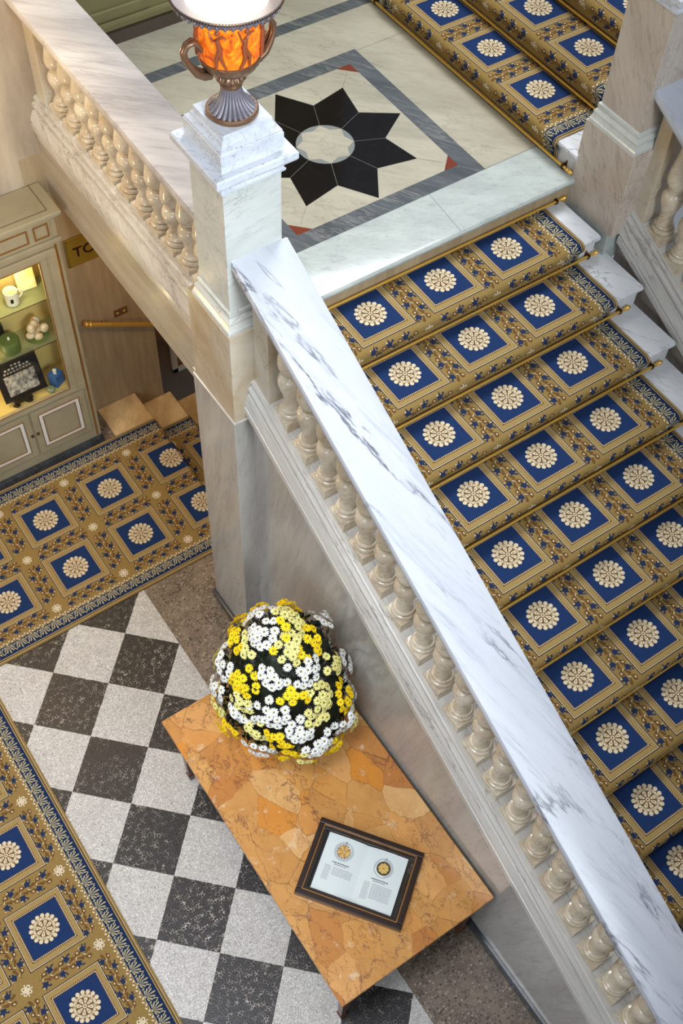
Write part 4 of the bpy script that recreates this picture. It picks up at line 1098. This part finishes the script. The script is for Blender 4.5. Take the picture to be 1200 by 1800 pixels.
# lower doors
for a, b_, hx in ((-1.815, -1.420, -1.435), (-1.408, -1.010, -1.393)):
    ld = MB().box(a, b_, cyf - .012, cyf, -2.20, -1.755).build('lower_door', 'cabpaint', cb, bevel=.003)
    panel_frame(a + .052, b_ - .052, -2.135, -1.805, .024, cyf - .012, .006, 'whitetrim', 'white_panel_border', ld)
    panel_frame(a + .047, b_ - .047, -2.140, -1.800, .005, cyf - .012, .008, 'cabgold', 'gilt_panel_line', ld)
    panel_frame(a + .076, b_ - .076, -2.111, -1.829, .005, cyf - .012, .008, 'cabgold', 'gilt_panel_line', ld)
    MB().ball((hx, cyf - .024, -1.97), .011, 10, 6).build('knob', 'darkbrass', ld, smooth=60)
# interior lamp
point('cabinet_lamp_light', (-1.30, 1.87, -.56), 6, (1.0, .80, .40), .02)
point('cabinet_lower_fill_light', (-1.62, 1.87, -1.30), 4, (1.0, .80, .42), .02)  # second light, added lower down to brighten the dark interior
MAT['mugw'] = new_mat('white_glaze', (232, 226, 204), .2); MAT['green'] = new_mat('green_candle_wax', (78, 96, 44), .5); MAT['bluebox'] = new_mat('blue_box_paper', (44, 92, 150), .5); MAT['shell'] = plaster('shell_white_and_gold', (236, 226, 196), (200, 140, 50), 18, (1, 1, 1), .25)
MAT['blk'] = new_mat('black_lacquer', (14, 12, 12), .35); MAT['photo'] = plaster('grey_photograph', (190, 180, 170), (34, 30, 30), 38, (1, 1, 1), .4); MAT['pot'] = new_mat('grey_green_glaze', (120, 130, 104), .25)
MAT['mapc'] = plaster('white_and_yellow_print', (236, 230, 208), (236, 214, 110), 7, (1, 1, 1), .6)
yc = 1.90
mg = thing('white_mug', (-1.285, yc, -.865), 'white ceramic mug on the top glass shelf of the cabinet', 'mug')
MB().lathe([(.036, 0), (.042, .004), (.043, .10), (.040, .10), (.039, .012), (.002, .010)], 24, (-1.285, yc, -.865), capt=False).build('cup', 'mugw', mg, smooth=40)
MB().tube([(-1.244 + .03 * math.sin(PI * k / 8), yc - .005, -.840 + .07 * (k / 8)) for k in range(9)], .006, 8).build('handle', 'mugw', mg, smooth=60)
MB().box(-1.308, -1.290, yc - .0445, yc - .041, -.83, -.80).build('printed_mark', 'blk', mg)
bd = thing('white_booklet', (-1.16, 1.95, -.865), 'white and yellow printed card leaning in the top right of the cabinet', 'card')
mb = MB(); mb.box(-.06, .06, -.006, .006, 0, .27); xform(mb, Matrix.Translation((-1.16, 1.95, -.862)) @ Matrix.Rotation(-.25, 4, 'X') @ Matrix.Rotation(.05, 4, 'Y')); mb.build('card_sheet', 'mapc', bd, bevel=.002)
sh = thing('gilded_shell_ornament', (-1.19, yc, -1.235), 'white and gold shell ornament on the middle cabinet shelf', 'ornament')
mb = MB(); rr = random.Random(5)
for k in range(16):
    a = rr.uniform(0, 6.28); r = rr.uniform(.0, .06); mb.ball((-1.19 + r * math.cos(a), yc + .6 * r * math.sin(a), -1.20 + rr.uniform(0, .10)), rr.uniform(.018, .034), 9, 6, None, (1, .8, rr.uniform(.7, 1.4)))
mb.build('shell_cluster', 'shell', sh, smooth=60)
MB().lathe([(.045, 0), (.07, .015), (.078, .022), (.05, .03)], 20, (-1.19, yc, -1.235)).build('green_base', 'green', sh, smooth=40)
cn = thing('green_candle', (-1.375, yc, -1.235), 'round green candle jar on the middle cabinet shelf', 'candle')
MB().lathe([(.062, 0), (.065, .01), (.065, .085), (.060, .092), (.003, .09)], 28, (-1.375, yc, -1.235), capt=False).build('wax', 'green', cn, smooth=40)
MB().lathe([(.009, 0), (.007, .016), (.001, .018)], 10, (-1.375, yc, -1.145)).build('wick_cap', 'mugw', cn, smooth=40)
bx = thing('black_gift_box', (-1.41, 1.96, -1.235), 'small black box behind the green candle in the cabinet', 'box')
MB().box(-1.47, -1.37, 1.97, 2.02, -1.235, -1.08).build('box_body', 'blk', bx, bevel=.003)
pf = thing('framed_photograph', (-1.37, 1.86, -1.678), 'black framed black and white group photograph on the cabinet floor', 'picture frame')
MM = Matrix.Translation((-1.375, 1.845, -1.64)) @ Matrix.Rotation(-.35, 4, 'X')
mb = MB(); mb.box(-.15, .15, -.006, .006, 0, .30); xform(mb, MM); mb.build('frame_board', 'blk', pf, bevel=.004)
mb = MB(); mb.box(-.105, .105, -.0085, -.006, .04, .185); xform(mb, MM); mb.build('photograph', 'photo', pf)
mb = MB(); rr = random.Random(9)
for row, (w, n) in enumerate(((.04, 3), (.09, 7), (.10, 9))):
    for k in range(n): x = -w + 2 * w * (k + .5) / n; mb.box(x - w / n * .6, x + w / n * .6, -.0085, -.0065, .245 - row * .022, .257 - row * .022)
xform(mb, MM); mb.build('caption_marks', 'photo', pf)
mb = MB()
for x in (-.09, .0): mb.tube([(x, -.02, .0), (x + .01, -.03, -.02), (x, -.02, -.038), (x - .02, -.005, -.036)], [.014, .016, .012, .008], 8)
mb.box(-.10, .03, -.03, .02, -.01, .012); xform(mb, Matrix.Translation((-1.375, 1.845, -1.64))); mb.build('scrolled_stand', 'blk', pf, smooth=60)
bb = thing('blue_box', (-1.15, 1.86, -1.678), 'small blue box with a pale knob on the cabinet floor', 'box', rotz=0)
mb = MB(); mb.box(-.04, .04, -.035, .035, 0, .105); xform(mb, Matrix.Translation((-1.15, 1.87, -1.678)) @ Matrix.Rotation(.5, 4, 'Z')); mb.build('box_body', 'bluebox', bb, bevel=.003)
MB().lathe([(.012, 0), (.010, .02), (.014, .03), (.002, .036)], 12, (-1.15, 1.865, -1.573)).build('knob', 'mugw', bb, smooth=50)
sp = thing('glazed_pot', (-1.215, 1.825, -1.678), 'tiny grey green glazed pot beside the blue box', 'pot')
MB().lathe([(.018, 0), (.028, .012), (.030, .024), (.022, .036), (.012, .038), (.010, .030), (.002, .028)], 20, (-1.215, 1.825, -1.678), capt=False).build('pot_body', 'pot', sp, smooth=50)

# ================================================================== STAIRWELL DETAILS
YW = 2.05
hr = thing('brass_handrail', (-.6, YW, -1.6), 'short brass handrail on the wall above the basement steps', 'handrail')
pa, pb = Vector((-.80, YW - .06, -1.42)), Vector((.05, YW - .06, -1.90))
MB().tube([pa, pb], .016, 12).build('rail', 'gold', hr, smooth=60)
d_ = (pa - pb).normalized(); MB().tube([pa + d_ * q for q in (-.01, .0, .006, .014, .022, .034, .046, .054)], [.016, .022, .022, .012, .018, .024, .020, .006], 12).build('finial', 'gold', hr, smooth=60)
for q in (.12, .8):
    pm = pa + (pb - pa) * q; MB().tube([pm, pm + Vector((0, .03, -.03)), pm + Vector((0, .062, -.03))], .008, 8).build('bracket', 'darkbrass', hr, smooth=60)
MAT['signbrass'] = new_mat('aged_yellow_brass', (160, 134, 52), .35, .5)
sg = thing('brass_sign', (-.77, YW, -.77), 'yellow brass wall sign reading TO beside the cabinet', 'sign')
MB().box(-.845, -.55, YW - .012, YW, -.93, -.70).build('plate', 'signbrass', sg, bevel=.004)
mb = MB(); 
for a, b2, c2, d2 in ((-.835, -.56, -.715, -.708), (-.835, -.56, -.922, -.915), (-.835, -.828, -.922, -.708), (-.567, -.56, -.922, -.708)): mb.box(a, b2, YW - .016, YW - .012, c2, d2)
mb.build('border', 'signbrass', sg)
tc = bpy.data.curves.new('letters', 'FONT'); tc.body = 'TO'; tc.size = .11; tc.extrude = .002; tc.align_x = 'LEFT'
to = bpy.data.objects.new('letters', tc); C.objects.link(to); dg = bpy.context.evaluated_depsgraph_get(); me = bpy.data.meshes.new_from_object(to.evaluated_get(dg)); bpy.data.objects.remove(to)
lo = bpy.data.objects.new('letters', me); C.objects.link(lo); me.materials.clear(); me.materials.append(MAT['darkbrass']); lo.parent = sg
lo.rotation_euler = (PI / 2, 0, 0); lo.location = Vector((-.80, YW - .014, -.855)) - Vector(sg['_w'])
sw = thing('brass_wall_plate', (-.53, YW, -1.46), 'small coppery socket plate on the wall above the brass handrail', 'wall plate')
MB().box(-.60, -.50, YW - .008, YW, -1.52, -1.455).build('plate', 'bronze', sw, bevel=.003)
mb = MB()
for x in (-.575, -.525): mb.ball((x, YW - .009, -1.487), .011, 10, 6, None, (1, .4, 1))
mb.build('screw_heads', 'gold', sw, smooth=60)
pc = thing('white_framed_picture', (.07, 2.35, -2.3), 'white framed picture partly seen in the basement stairwell', 'picture')
mb = MB(); a, b_, c2, d2 = -.095, .26, -2.70, -1.98
mb.box(a, a + .05, 2.325, 2.35, c2, d2); mb.box(b_ - .05, b_, 2.325, 2.35, c2, d2); mb.box(a, b_, 2.325, 2.35, d2 - .05, d2); mb.box(a, b_, 2.325, 2.35, c2, c2 + .05)
mb.build('frame', 'whitetrim', pc, bevel=.003); MB().box(a + .05, b_ - .05, 2.34, 2.35, c2 + .05, d2 - .05).build('picture_sheet', 'cabgold', pc)

for o in bpy.data.objects:
    if '_w' in o: del o['_w']
